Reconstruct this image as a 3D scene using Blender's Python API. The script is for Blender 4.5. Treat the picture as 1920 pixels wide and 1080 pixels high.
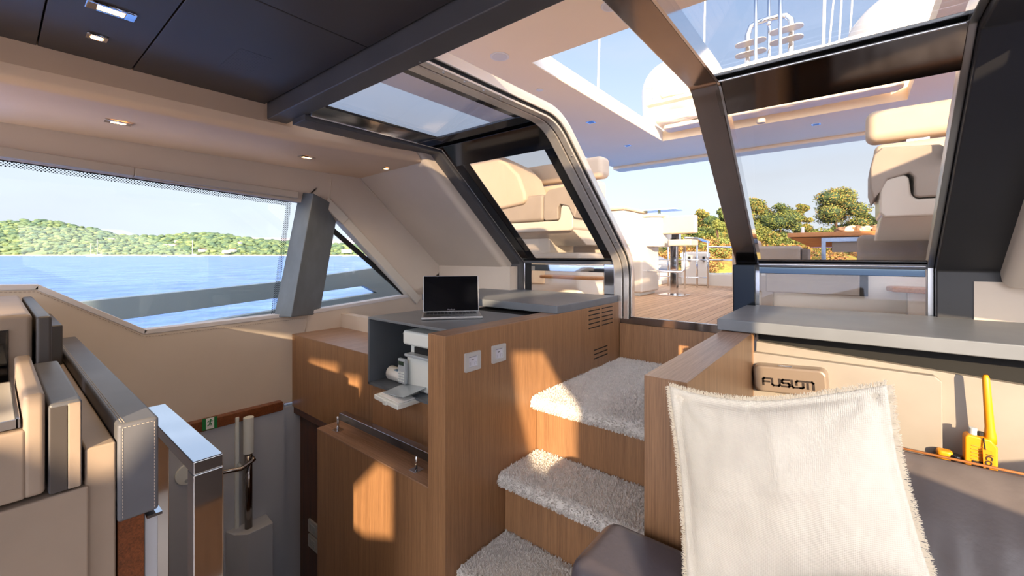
import bpy, bmesh, math, random
from mathutils import Vector, Matrix, noise
random.seed(7)
for o in list(bpy.data.objects): bpy.data.objects.remove(o)
SC = bpy.context.scene
COL = SC.collection

# ---------------------------------------------------------------- camera
FPX, HZ = 790.0, 478.0
YAW = math.atan2(640, 790)
cam_d = bpy.data.cameras.new('camera'); cam = bpy.data.objects.new('camera', cam_d); COL.objects.link(cam)
cam_d.sensor_width = 36; cam_d.lens = FPX / 1920 * 36
cam_d.shift_y = -(540 - HZ) / 1920
cam_d.clip_start = .02; cam_d.clip_end = 6000
cam.location = (0, 0, 0); cam.rotation_euler = (math.pi / 2, 0, YAW)
SC.camera = cam
vs = SC.view_settings
vs.view_transform = 'Standard'; vs.look = 'None'; vs.gamma = 1; vs.use_curve_mapping = False
vs.exposure = 0.72

# ---------------------------------------------------------------- sun and sky
SUN = Vector((.60, -.75, .25)).normalized()          # towards the sun
sl = bpy.data.lights.new('sun', 'SUN'); sl.energy = 7.5; sl.angle = .012; sl.color = (1, .76, .48)
so = bpy.data.objects.new('sun', sl); COL.objects.link(so)
so.rotation_euler = SUN.to_track_quat('Z', 'Y').to_euler(); so.location = (6, -9, 5)

def make_world():
    w = bpy.data.worlds.new('sky'); SC.world = w; w.use_nodes = True
    nt = w.node_tree; N = nt.nodes; L = nt.links; N.clear()
    tc = N.new('ShaderNodeTexCoord'); sep = N.new('ShaderNodeSeparateXYZ'); L.new(tc.outputs['Generated'], sep.inputs[0])
    r = N.new('ShaderNodeValToRGB'); L.new(sep.outputs['Z'], r.inputs[0])
    e = r.color_ramp.elements; e[0].position = 0.0; e[0].color = (.60, .66, .73, 1)
    e[1].position = 1.0; e[1].color = (.19, .31, .56, 1)
    for p, c in ((.12, (.58, .66, .76, 1)), (.25, (.48, .58, .74, 1)), (.5, (.31, .42, .62, 1))):
        x = e.new(p); x.color = c
    mp = N.new('ShaderNodeMapping'); mp.inputs['Scale'].default_value = (1.2, 1.2, 4.5); L.new(tc.outputs['Generated'], mp.inputs[0])
    nz = N.new('ShaderNodeTexNoise'); nz.inputs['Scale'].default_value = 2.2; nz.inputs['Detail'].default_value = 7; L.new(mp.outputs[0], nz.inputs['Vector'])
    cr = N.new('ShaderNodeValToRGB'); cr.color_ramp.elements[0].position = .45; cr.color_ramp.elements[1].position = .8
    cr.color_ramp.elements[1].color = (.55, .55, .55, 1); L.new(nz.outputs['Fac'], cr.inputs[0])
    mx = N.new('ShaderNodeMix'); mx.data_type = 'RGBA'; L.new(cr.outputs[0], mx.inputs[0]); L.new(r.outputs[0], mx.inputs[6]); mx.inputs[7].default_value = (.50, .52, .56, 1)
    # sky around the low sun boosted as added fill for the saloon
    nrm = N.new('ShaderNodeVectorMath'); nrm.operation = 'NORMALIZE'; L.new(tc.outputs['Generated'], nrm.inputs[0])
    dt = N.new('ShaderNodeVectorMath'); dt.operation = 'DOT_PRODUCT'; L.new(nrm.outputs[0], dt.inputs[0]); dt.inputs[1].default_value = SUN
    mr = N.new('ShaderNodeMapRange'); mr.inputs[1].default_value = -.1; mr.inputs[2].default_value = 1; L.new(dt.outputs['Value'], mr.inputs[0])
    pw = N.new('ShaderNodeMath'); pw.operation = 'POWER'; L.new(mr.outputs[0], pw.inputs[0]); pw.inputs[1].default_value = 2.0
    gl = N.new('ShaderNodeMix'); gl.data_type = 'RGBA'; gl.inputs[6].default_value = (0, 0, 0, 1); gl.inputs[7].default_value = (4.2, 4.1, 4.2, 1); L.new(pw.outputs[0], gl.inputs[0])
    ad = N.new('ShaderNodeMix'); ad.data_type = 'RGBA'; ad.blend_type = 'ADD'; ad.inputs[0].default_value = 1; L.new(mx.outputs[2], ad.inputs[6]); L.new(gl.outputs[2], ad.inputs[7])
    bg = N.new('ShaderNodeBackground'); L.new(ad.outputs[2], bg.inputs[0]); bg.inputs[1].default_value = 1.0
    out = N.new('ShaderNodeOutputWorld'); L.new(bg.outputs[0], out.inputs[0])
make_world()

# ---------------------------------------------------------------- measuring helpers
F2 = (-math.sin(YAW), math.cos(YAW)); R2 = (math.cos(YAW), math.sin(YAW))
def ray(px, py):
    u = (px - 960) / FPX
    return Vector((F2[0] + u * R2[0], F2[1] + u * R2[1], (HZ - py) / FPX))
def P(px, py, ax, val):
    d = ray(px, py); return d * (val / d['XYZ'.index(ax)])
def T(px, py, t): return ray(px, py) * t

# ---------------------------------------------------------------- materials
def lin(c):
    if isinstance(c, str): c = tuple(int(c[i:i + 2], 16) for i in (0, 2, 4))
    return tuple(((v / 255) / 12.92 if v / 255 <= .04045 else ((v / 255 + .055) / 1.055) ** 2.4) for v in c) + (1,)
MATS = {}
def mat(name, col, rough=.5, metal=0, var=.0, scale=(8, 8, 8), nscale=1.0, detail=4, bump=0, bscale=None, bdet=4, spec=.5, coat=0, emit=None, es=1, dark=None, sheen=0, bdist=.01):
    if name in MATS: return MATS[name]
    m = bpy.data.materials.new(name); m.use_nodes = True; nt = m.node_tree; N = nt.nodes; L = nt.links
    b = N['Principled BSDF']; c = lin(col); b.inputs['Base Color'].default_value = c
    b.inputs['Roughness'].default_value = rough; b.inputs['Metallic'].default_value = metal
    b.inputs['Specular IOR Level'].default_value = spec; b.inputs['Coat Weight'].default_value = coat; b.inputs['Coat Roughness'].default_value = .08
    if sheen: b.inputs['Sheen Weight'].default_value = sheen
    if emit: b.inputs['Emission Color'].default_value = lin(emit); b.inputs['Emission Strength'].default_value = es
    g = N.new('ShaderNodeNewGeometry')
    if var:
        mp = N.new('ShaderNodeMapping'); mp.inputs['Scale'].default_value = scale; L.new(g.outputs['Position'], mp.inputs[0])
        n = N.new('ShaderNodeTexNoise'); n.inputs['Scale'].default_value = nscale; n.inputs['Detail'].default_value = detail; L.new(mp.outputs[0], n.inputs['Vector'])
        r = N.new('ShaderNodeMapRange'); r.inputs[1].default_value = .3; r.inputs[2].default_value = .7; L.new(n.outputs['Fac'], r.inputs[0])
        mx = N.new('ShaderNodeMix'); mx.data_type = 'RGBA'; L.new(r.outputs[0], mx.inputs[0])
        d = lin(dark) if dark else tuple(v * (1 - var) for v in c[:3]) + (1,)
        mx.inputs[6].default_value = d; mx.inputs[7].default_value = tuple(min(1, v * (1 + var * .5)) for v in c[:3]) + (1,)
        L.new(mx.outputs[2], b.inputs['Base Color'])
    if bump:
        mp2 = N.new('ShaderNodeMapping'); mp2.inputs['Scale'].default_value = bscale or scale; L.new(g.outputs['Position'], mp2.inputs[0])
        n2 = N.new('ShaderNodeTexNoise'); n2.inputs['Scale'].default_value = 1; n2.inputs['Detail'].default_value = bdet; L.new(mp2.outputs[0], n2.inputs['Vector'])
        bp = N.new('ShaderNodeBump'); bp.inputs['Strength'].default_value = bump; bp.inputs['Distance'].default_value = bdist; L.new(n2.outputs['Fac'], bp.inputs['Height']); L.new(bp.outputs[0], b.inputs['Normal'])
    MATS[name] = m; return m

def wood_mat(name, c1, c2, axis='Z', rough=.42, coat=.15):
    m = bpy.data.materials.new(name); m.use_nodes = True; nt = m.node_tree; N = nt.nodes; L = nt.links; b = N['Principled BSDF']
    b.inputs['Roughness'].default_value = rough; b.inputs['Coat Weight'].default_value = coat; b.inputs['Coat Roughness'].default_value = .25
    g = N.new('ShaderNodeNewGeometry')
    def nn(s_long, s_cross, det, dist=0):
        mp = N.new('ShaderNodeMapping'); s = [s_cross] * 3; s['XYZ'.index(axis)] = s_long; mp.inputs['Scale'].default_value = s
        L.new(g.outputs['Position'], mp.inputs[0]); n = N.new('ShaderNodeTexNoise'); n.inputs['Scale'].default_value = 1; n.inputs['Detail'].default_value = det
        n.inputs['Distortion'].default_value = dist; L.new(mp.outputs[0], n.inputs['Vector']); return n.outputs['Fac']
    a = nn(3.5, 260, 3); c = nn(20, 800, 2); d = nn(1.2, 34, 3)
    s1 = N.new('ShaderNodeMath'); s1.operation = 'MULTIPLY_ADD'; L.new(a, s1.inputs[0]); s1.inputs[1].default_value = .5
    s2 = N.new('ShaderNodeMath'); s2.operation = 'MULTIPLY_ADD'; L.new(c, s2.inputs[0]); s2.inputs[1].default_value = .35; L.new(s2.outputs[0], s1.inputs[2])
    s3 = N.new('ShaderNodeMath'); s3.operation = 'MULTIPLY'; L.new(d, s3.inputs[0]); s3.inputs[1].default_value = .25; L.new(s3.outputs[0], s2.inputs[2])
    r = N.new('ShaderNodeMapRange'); r.inputs[1].default_value = .42; r.inputs[2].default_value = .68; L.new(s1.outputs[0], r.inputs[0])
    mx = N.new('ShaderNodeMix'); mx.data_type = 'RGBA'; mx.inputs[6].default_value = lin(c1); mx.inputs[7].default_value = lin(c2); L.new(r.outputs[0], mx.inputs[0])
    L.new(mx.outputs[2], b.inputs['Base Color'])
    bp = N.new('ShaderNodeBump'); bp.inputs['Strength'].default_value = .12; bp.inputs['Distance'].default_value = .002; L.new(s1.outputs[0], bp.inputs['Height']); L.new(bp.outputs[0], b.inputs['Normal'])
    MATS[name] = m; return m

def glass_mat(name, tint=(1, 1, 1), ior=1.5, refl=1.0):
    m = bpy.data.materials.new(name); m.use_nodes = True; nt = m.node_tree; N = nt.nodes; L = nt.links; N.clear()
    t = N.new('ShaderNodeBsdfTransparent'); t.inputs[0].default_value = tint + (1,)
    gl = N.new('ShaderNodeBsdfGlossy'); gl.inputs['Roughness'].default_value = .005
    g = N.new('ShaderNodeNewGeometry'); dt = N.new('ShaderNodeVectorMath'); dt.operation = 'DOT_PRODUCT'; L.new(g.outputs['Incoming'], dt.inputs[0]); L.new(g.outputs['Normal'], dt.inputs[1])
    def mth(op, a, b):
        n = N.new('ShaderNodeMath'); n.operation = op
        for k, v in enumerate((a, b)):
            if v is None: continue
            if isinstance(v, (int, float)): n.inputs[k].default_value = v
            else: L.new(v, n.inputs[k])
        return n.outputs[0]
    ab = mth('ABSOLUTE', dt.outputs['Value'], None); om = mth('SUBTRACT', 1, ab); p5 = mth('POWER', om, 5); f0 = ((ior - 1) / (ior + 1)) ** 2
    fr = mth('MULTIPLY', mth('ADD', mth('MULTIPLY', p5, 1 - f0), f0), refl)
    mx = N.new('ShaderNodeMixShader'); L.new(fr, mx.inputs[0]); L.new(t.outputs[0], mx.inputs[1]); L.new(gl.outputs[0], mx.inputs[2])
    o = N.new('ShaderNodeOutputMaterial'); L.new(mx.outputs[0], o.inputs[0]); MATS[name] = m; return m

WOOD = wood_mat('walnut_veneer', '7f5c40', 'a37a56', 'Z')
WOOD_Y = wood_mat('walnut_veneer_along', '7e5f49', 'a5826a', 'Y', rough=.36)
WOOD_X = wood_mat('walnut_veneer_across', '7e5f49', 'a5826a', 'X', rough=.36)
WOOD_D = wood_mat('dark_walnut', '3a2012', '6b3c20', 'Z', rough=.35)
WOOD_M = wood_mat('mid_walnut', '5a2f17', '8a4e2a', 'X', rough=.35)
TEAKTOP = wood_mat('teak_table', '9a5f30', 'c88a52', 'X')
CREAM = mat('cream_leather', 'd0c2b3', .55, var=.05, scale=(3, 3, 3), bump=.05, bscale=(700, 700, 700), bdist=.0006)
CREAM2 = mat('cream_leather_soffit', 'e4c8ac', .55, var=.05, scale=(3, 3, 3), bump=.05, bscale=(700, 700, 700), bdist=.0006)
DARKCEIL = mat('charcoal_ceiling_leather', '3a3638', .42, var=.15, scale=(3, 3, 3), bump=.06, bscale=(600, 600, 600), bdist=.0006)
CHAR = mat('charcoal_frame_leather', '4a4a4e', .4, var=.12, scale=(6, 6, 6), bump=.05, bscale=(600, 600, 600), bdist=.0006)
CHAR2 = mat('graphite_pillar', '687078', .38, var=.2, scale=(6, 6, 4), nscale=1.5)
GREYTOP = mat('grey_leather_top', '6c7076', .42, var=.12, scale=(7, 7, 7), bump=.06, bscale=(500, 500, 500), bdist=.0006)
GREYPAN = mat('grey_leather_panel', '8a837c', .55, var=.10, scale=(6, 6, 6), bump=.06, bscale=(500, 500, 500), bdist=.0006)
GREYBOX = mat('slate_laminate', '5a6068', .45, var=.08, scale=(8, 8, 8))
TAUPE = mat('taupe_leather', 'a08e7f', .5, var=.10, scale=(5, 5, 5), bump=.08, bscale=(500, 500, 500), bdist=.0008)
SLATEL = mat('slate_leather', '66676e', .42, var=.15, scale=(8, 8, 8), bump=.08, bscale=(500, 500, 500), bdist=.0008)
BROWNL = mat('dark_brown_leather', '4c4644', .4, var=.1, scale=(8, 8, 8), bump=.08, bscale=(500, 500, 500), bdist=.0008)
CHROME = mat('polished_steel', 'dcdde0', .07, metal=1)
BRUSH = mat('satin_steel', 'b9b9bb', .28, metal=1)
BRONZE = mat('bronze_mirror', 'a0958f', .14, metal=1, var=.08, scale=(4, 4, 4))
BLKGLOSS = mat('black_gloss', '0c0c10', .06, spec=.6, coat=.5)
BLACK = mat('black_rubber', '101012', .7)
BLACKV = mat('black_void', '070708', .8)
GEL = mat('white_gelcoat', 'd6cec4', .22, spec=.5, var=.03, scale=(1, 1, 1))
GELB = mat('gelcoat_liner', 'fbe0ba', .6, spec=.15, var=.03, scale=(1, 1, 1))
OUTCUSH = mat('outdoor_vinyl', 'c4b29f', .6, var=.04, scale=(9, 9, 9), bump=.12, bscale=(260, 260, 1500), bdist=.001)
OUTGREY = mat('outdoor_taupe_vinyl', 'a0958c', .6, var=.06, scale=(9, 9, 9), bump=.12, bscale=(260, 260, 1500), bdist=.001)
FABRIC = mat('folded_canvas', 'e6d6c4', .8, var=.10, scale=(3, 10, 10), bump=.6, bscale=(5, 30, 40), bdist=.02)
WHITEP = mat('white_panel', 'b9bcc4', .4)
PLASTIC = mat('off_white_plastic', 'dfe4e2', .4)
PLGREY = mat('grey_plastic', 'a9b1b8', .35)
PLATE = mat('silver_plate', 'c6c5c4', .35, metal=.3)
YEL = mat('yellow_plastic', 'e08e12', .42)
HULLGREY = mat('bulwark_grey', '8b9aa0', .3, var=.06, scale=(2, 2, 2))
GLASS = glass_mat('clear_glass', (.97, .98, .98), 1.45)
TINT = glass_mat('tinted_glass', (.80, .78, .76), 1.5)
TINTROOF = glass_mat('tinted_roof_glass', (.82, .82, .84), 1.5)
LAMPGLOW = mat('lamp_glow', 'ffd9a0', .5, emit='ffc27a', es=9)
SCREEN = mat('black_screen', '05060a', .05, spec=.7)
RED = mat('red_mark', 'c01818', .5)
INK = mat('ink', '2a2624', .5)
GREEN = mat('green_sign', '0a7a3c', .5); WHITE = mat('white_paint', 'f2f2f2', .5)
BLUE = mat('blue_folder', '1450c8', .4)

# ---------------------------------------------------------------- mesh helpers
class MB:
    def __init__(s): s.v = []; s.f = []; s.mi = []
    def add(s, vs_, fs, m=0):
        k = len(s.v); s.v += [tuple(v) for v in vs_]; s.f += [tuple(i + k for i in f) for f in fs]; s.mi += [m] * len(fs); return s
    def box(s, x0, x1, y0, y1, z0, z1, m=0):
        return s.add([(x0, y0, z0), (x1, y0, z0), (x1, y1, z0), (x0, y1, z0), (x0, y0, z1), (x1, y0, z1), (x1, y1, z1), (x0, y1, z1)],
                     [(0, 3, 2, 1), (4, 5, 6, 7), (0, 1, 5, 4), (1, 2, 6, 5), (2, 3, 7, 6), (3, 0, 4, 7)], m)
    def obox(s, c, ax, ay, az, m=0):                       # oriented box: centre and half vectors
        c = Vector(c); ax = Vector(ax); ay = Vector(ay); az = Vector(az); vs_ = []
        for k in (-1, 1):
            for (i, j) in ((-1, -1), (1, -1), (1, 1), (-1, 1)): vs_.append(c + ax * i + ay * j + az * k)
        return s.add(vs_, [(0, 3, 2, 1), (4, 5, 6, 7), (0, 1, 5, 4), (1, 2, 6, 5), (2, 3, 7, 6), (3, 0, 4, 7)], m)
    def prism(s, a, b, m=0):                               # two matching point loops
        n = len(a); fs = [tuple(range(n - 1, -1, -1)), tuple(range(n, 2 * n))]
        for i in range(n): j = (i + 1) % n; fs.append((i, j, n + j, n + i))
        return s.add(list(a) + list(b), fs, m)
    def extr(s, pts, vec, m=0):
        vec = Vector(vec); pts = [Vector(p) for p in pts]; return s.prism(pts, [p + vec for p in pts], m)
    def exX(s, yz, x0, x1, m=0): return s.prism([(x0, y, z) for y, z in yz], [(x1, y, z) for y, z in yz], m)
    def exY(s, xz, y0, y1, m=0): return s.prism([(x, y0, z) for x, z in xz], [(x, y1, z) for x, z in xz], m)
    def exZ(s, xy, z0, z1, m=0): return s.prism([(x, y, z0) for x, y in xy], [(x, y, z1) for x, y in xy], m)
    def tube(s, pts, r, n=10, m=0, cap=True):
        pts = [Vector(p) for p in pts]; k0 = len(s.v); prev = None; R = r if isinstance(r, (list, tuple)) else [r] * len(pts)
        for i, p in enumerate(pts):
            d = (pts[min(i + 1, len(pts) - 1)] - pts[max(i - 1, 0)]).normalized()
            if prev is None: a = d.orthogonal().normalized()
            else: a = (prev - d * prev.dot(d)).normalized()
            prev = a; b = d.cross(a)
            for j in range(n): t = 2 * math.pi * j / n; s.v.append(tuple(p + (a * math.cos(t) + b * math.sin(t)) * R[i]))
        for i in range(len(pts) - 1):
            for j in range(n):
                q = (j + 1) % n; s.f.append((k0 + i * n + j, k0 + i * n + q, k0 + (i + 1) * n + q, k0 + (i + 1) * n + j)); s.mi.append(m)
        if cap:
            s.f.append(tuple(k0 + j for j in range(n - 1, -1, -1))); s.mi.append(m)
            e = k0 + (len(pts) - 1) * n; s.f.append(tuple(e + j for j in range(n))); s.mi.append(m)
        return s
    def cyl(s, c, axis, r, h, n=24, m=0):
        c = Vector(c); a = Vector(axis).normalized() * h / 2; return s.tube([c - a, c + a], r, n, m)
    def sphere(s, c, r, nu=16, nv=10, m=0, sc=(1, 1, 1)):
        k = len(s.v); c = Vector(c)
        for i in range(nv + 1):
            th = math.pi * i / nv
            for j in range(nu):
                ph = 2 * math.pi * j / nu; s.v.append((c.x + r * sc[0] * math.sin(th) * math.cos(ph), c.y + r * sc[1] * math.sin(th) * math.sin(ph), c.z + r * sc[2] * math.cos(th)))
        for i in range(nv):
            for j in range(nu):
                q = (j + 1) % nu; s.f.append((k + i * nu + j, k + (i + 1) * nu + j, k + (i + 1) * nu + q, k + i * nu + q)); s.mi.append(m)
        return s
    def build(s, name, mats, parent=None, bevel=0, seg=3, smooth=False, sub=0, origin=None):
        me = bpy.data.meshes.new(name)
        vv = [Vector(v) for v in s.v]
        pl = parent_world(parent) if parent else None
        if origin is None:
            mn = Vector(min(v[i] for v in vv) for i in range(3)); mxv = Vector(max(v[i] for v in vv) for i in range(3))
            o0 = Vector(((mn.x + mxv.x) / 2, (mn.y + mxv.y) / 2, mn.z))
        else: o0 = Vector(origin)
        me.from_pydata([v - o0 for v in vv], [], s.f)
        ml = mats if isinstance(mats, (list, tuple)) else [mats]
        for m in ml: me.materials.append(m)
        for p, i in zip(me.polygons, s.mi): p.material_index = i
        bm = bmesh.new(); bm.from_mesh(me)
        bmesh.ops.remove_doubles(bm, verts=bm.verts, dist=1e-6); bmesh.ops.recalc_face_normals(bm, faces=bm.faces); bm.to_mesh(me); bm.free()
        o = bpy.data.objects.new(name, me); COL.objects.link(o)
        if parent: o.parent = parent; o.location = o0 - pl
        else: o.location = o0
        if bevel:
            b = o.modifiers.new('bevel', 'BEVEL'); b.width = bevel; b.segments = seg; b.limit_method = 'ANGLE'; b.angle_limit = math.radians(35)
            for p in me.polygons: p.use_smooth = True
            w = o.modifiers.new('wn', 'WEIGHTED_NORMAL'); w.keep_sharp = True
        if sub: q = o.modifiers.new('sub', 'SUBSURF'); q.levels = sub; q.render_levels = sub
        if smooth or sub:
            for p in me.polygons: p.use_smooth = True
        return o
def parent_world(o):
    v = Vector((0, 0, 0))
    while o: v = v + o.location; o = o.parent
    return v
def tag(o, label=None, cat=None, group=None, kind=None):
    if label: o['label'] = label
    if cat: o['category'] = cat
    if group: o['group'] = group
    if kind: o['kind'] = kind
    return o
def thing(name, loc, label=None, cat=None, group=None, kind=None):
    o = bpy.data.objects.new(name, None); COL.objects.link(o); o.location = loc; o.empty_display_size = .05
    return tag(o, label, cat, group, kind)
def S(o): o['kind'] = 'structure'; return o
def copy_tree(o, parent=None):
    c = o.copy(); COL.objects.link(c); c.parent = parent
    for ch in list(o.children): copy_tree(ch, c)
    return c
def B(x0, x1, y0, y1, z0, z1): return MB().box(x0, x1, y0, y1, z0, z1)
def rrect(w, h, r, n=5):                                   # rounded rectangle loop around the origin
    pts = []
    for cx, cy, a0 in ((w / 2 - r, h / 2 - r, 0), (-w / 2 + r, h / 2 - r, 90), (-w / 2 + r, -h / 2 + r, 180), (w / 2 - r, -h / 2 + r, 270)):
        for i in range(n + 1): a = math.radians(a0 + 90 * i / n); pts.append((cx + r * math.cos(a), cy + r * math.sin(a)))
    return pts
def text_mesh(txt, size, depth=.0004, bold=False):
    cu = bpy.data.curves.new('lettering', 'FONT'); cu.body = txt; cu.size = size; cu.extrude = depth; cu.align_x = 'CENTER'; cu.align_y = 'CENTER'
    if bold: cu.offset = size * .02
    o = bpy.data.objects.new('tmp', cu); COL.objects.link(o); dg = bpy.context.evaluated_depsgraph_get()
    me = bpy.data.meshes.new_from_object(o.evaluated_get(dg)); bpy.data.objects.remove(o); return me
def place_text(name, txt, size, pos, xdir, ydir, m, parent, bold=False, depth=.0004):
    me = text_mesh(txt, size, depth, bold); me.materials.append(m)
    x = Vector(xdir).normalized(); y = Vector(ydir).normalized(); z = x.cross(y)
    for v in me.vertices: c = v.co.copy(); v.co = x * c.x + y * c.y + z * c.z
    o = bpy.data.objects.new(name, me); COL.objects.link(o); o.parent = parent; o.location = Vector(pos) - parent_world(parent); return o

# ================================================================ LARGE STRUCTURE
XW = -1.15; YW = 1.035; XH = -2.70; ZD = -.39; ZF = -1.42
PATH = [(.88, .66), (1.69, .66), (2.52, -.04), (2.52, -.40)]
def fillet(path, r, n=8):
    if r <= 0: return path
    out = [path[0]]
    for i in range(1, len(path) - 1):
        a, b, c = (Vector(path[k]) for k in (i - 1, i, i + 1)); u = (a - b).normalized(); w = (c - b).normalized()
        for k in range(n + 1):
            t = k / n; p = (b + u * r) * (1 - t) ** 2 + b * 2 * t * (1 - t) + (b + w * r) * t ** 2; out.append(tuple(p))
    return out + [path[-1]]
def offs(path, d):
    out = []
    for i, p in enumerate(path):
        p = Vector(p); ns = []
        if i > 0: q = (p - Vector(path[i - 1])).normalized(); ns.append(Vector((q.y, -q.x)))
        if i < len(path) - 1: q = (Vector(path[i + 1]) - p).normalized(); ns.append(Vector((q.y, -q.x)))
        n = sum(ns, Vector((0, 0))).normalized(); out.append(tuple(p + n * (d / max(.3, n.dot(ns[0])))))
    return out
def strip(mb, x0, x1, d0, d1, path=PATH, r=0, n=8, m=0):   # a bar that follows the bent deckhouse section; one quad ring per segment
    pp = fillet(path, r, n); a = offs(pp, d0); b = offs(pp, d1); k = len(pp)
    vs_ = []
    for i in range(k): vs_ += [(x0, *a[i]), (x1, *a[i]), (x1, *b[i]), (x0, *b[i])]
    fs = []
    for i in range(k - 1):
        for j in range(4): q = (j + 1) % 4; fs.append((i * 4 + j, i * 4 + q, (i + 1) * 4 + q, (i + 1) * 4 + j))
    fs += [(3, 2, 1, 0), tuple((k - 1) * 4 + j for j in range(4))]
    mb.add(vs_, fs, m); return mb
def lerp(a, b, t): return (a[0] + (b[0] - a[0]) * t, a[1] + (b[1] - a[1]) * t)
PA, PB, PC, PD = PATH

# --- port hull wall with its two window openings (inner face X = XH)
def hull_wall():
    mb = MB(); h = lambda px, py: P(px, py, 'X', XH)
    def panel(pts): mb.extr([h(*p) for p in pts], (-.05, 0, 0))
    # above the big window
    panel([(-60, 196), (-60, 286), (0, 296), (250, 332), (545, 377), (565, 380), (622, 330), (615, 325)])
    # aft of the pillar, following the slanted roof line
    panel([(622, 320), (565, 380), (628, 396), (650, 418), (771, 553), (794, 553), (834, 505), (676, 328)])
    # below the windows
    panel([(-60, 552), (0, 541), (70, 540), (272, 624), (272, 836), (-60, 936)])
    panel([(272, 624), (560, 589), (771, 553), (771, 700), (530, 757), (272, 826)])
    panel([(771, 553), (834, 503), (920, 480), (920, 650), (771, 700)])
    return mb
o = S(hull_wall().build('wall_left', CREAM))
# stitched ledge along the sill of the window
def sill():
    mb = MB(); pts = [(-60, 541), (70, 539), (272, 623), (575, 587), (771, 554)]
    for (a, b) in zip(pts[:-1], pts[1:]):
        p, q = P(*a, 'X', XH), P(*b, 'X', XH); d = (q - p).normalized(); n = Vector((0, -d.z, d.y)); p = p - d * .004; q = q + d * .004
        mb.prism([p - n * .010 + Vector((.003, 0, 0)), p + n * .012 + Vector((.003, 0, 0)), p + n * .012 + Vector((-.07, 0, 0)), p - n * .010 + Vector((-.07, 0, 0))],
                 [q - n * .010 + Vector((.003, 0, 0)), q + n * .012 + Vector((.003, 0, 0)), q + n * .012 + Vector((-.07, 0, 0)), q - n * .010 + Vector((-.07, 0, 0))])
    S(mb.build('trim_1', mat('pale_sill', 'd4d0d2', .45), bevel=.002, seg=2))
sill()
# soft trim band round the small rear window and blind case over the big one
def band(pts, w0, w1, x0, x1, mb):
    for (a, b) in zip(pts[:-1], pts[1:]):
        p, q = P(*a, 'X', XH), P(*b, 'X', XH); d = (q - p).normalized(); n = Vector((0, -d.z, d.y))
        mb.prism([p + n * w0 + Vector((x0, 0, 0)), p + n * w1 + Vector((x0, 0, 0)), p + n * w1 + Vector((x1, 0, 0)), p + n * w0 + Vector((x1, 0, 0))],
                 [q + n * w0 + Vector((x0, 0, 0)), q + n * w1 + Vector((x0, 0, 0)), q + n * w1 + Vector((x1, 0, 0)), q + n * w0 + Vector((x1, 0, 0))])
    return mb
S(band([(612, 372), (650, 411), (786, 560)], -.055, .01, -.055, .02, MB()).build('trim_2', mat('pale_window_trim', 'cfc8bd', .45), bevel=.006))
mb = MB(); band([(-60, 281), (250, 327), (556, 369)], -.012, .03, -.02, .035, mb)
S(mb.build('trim_3', mat('blind_case', 'b9afa4', .4), bevel=.006))
# seam pipings on the hull lining
mb = MB(); mb.tube([P(622, 332, 'X', XH + .001), P(618, 372, 'X', XH + .001)], .0025, 6); mb.tube([P(578, 588, 'X', XH + .001), P(572, 622, 'X', XH + .001)], .0025, 6)
S(mb.build('trim_4', mat('cream_piping', 'e0d2c0', .5), smooth=True))

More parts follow.
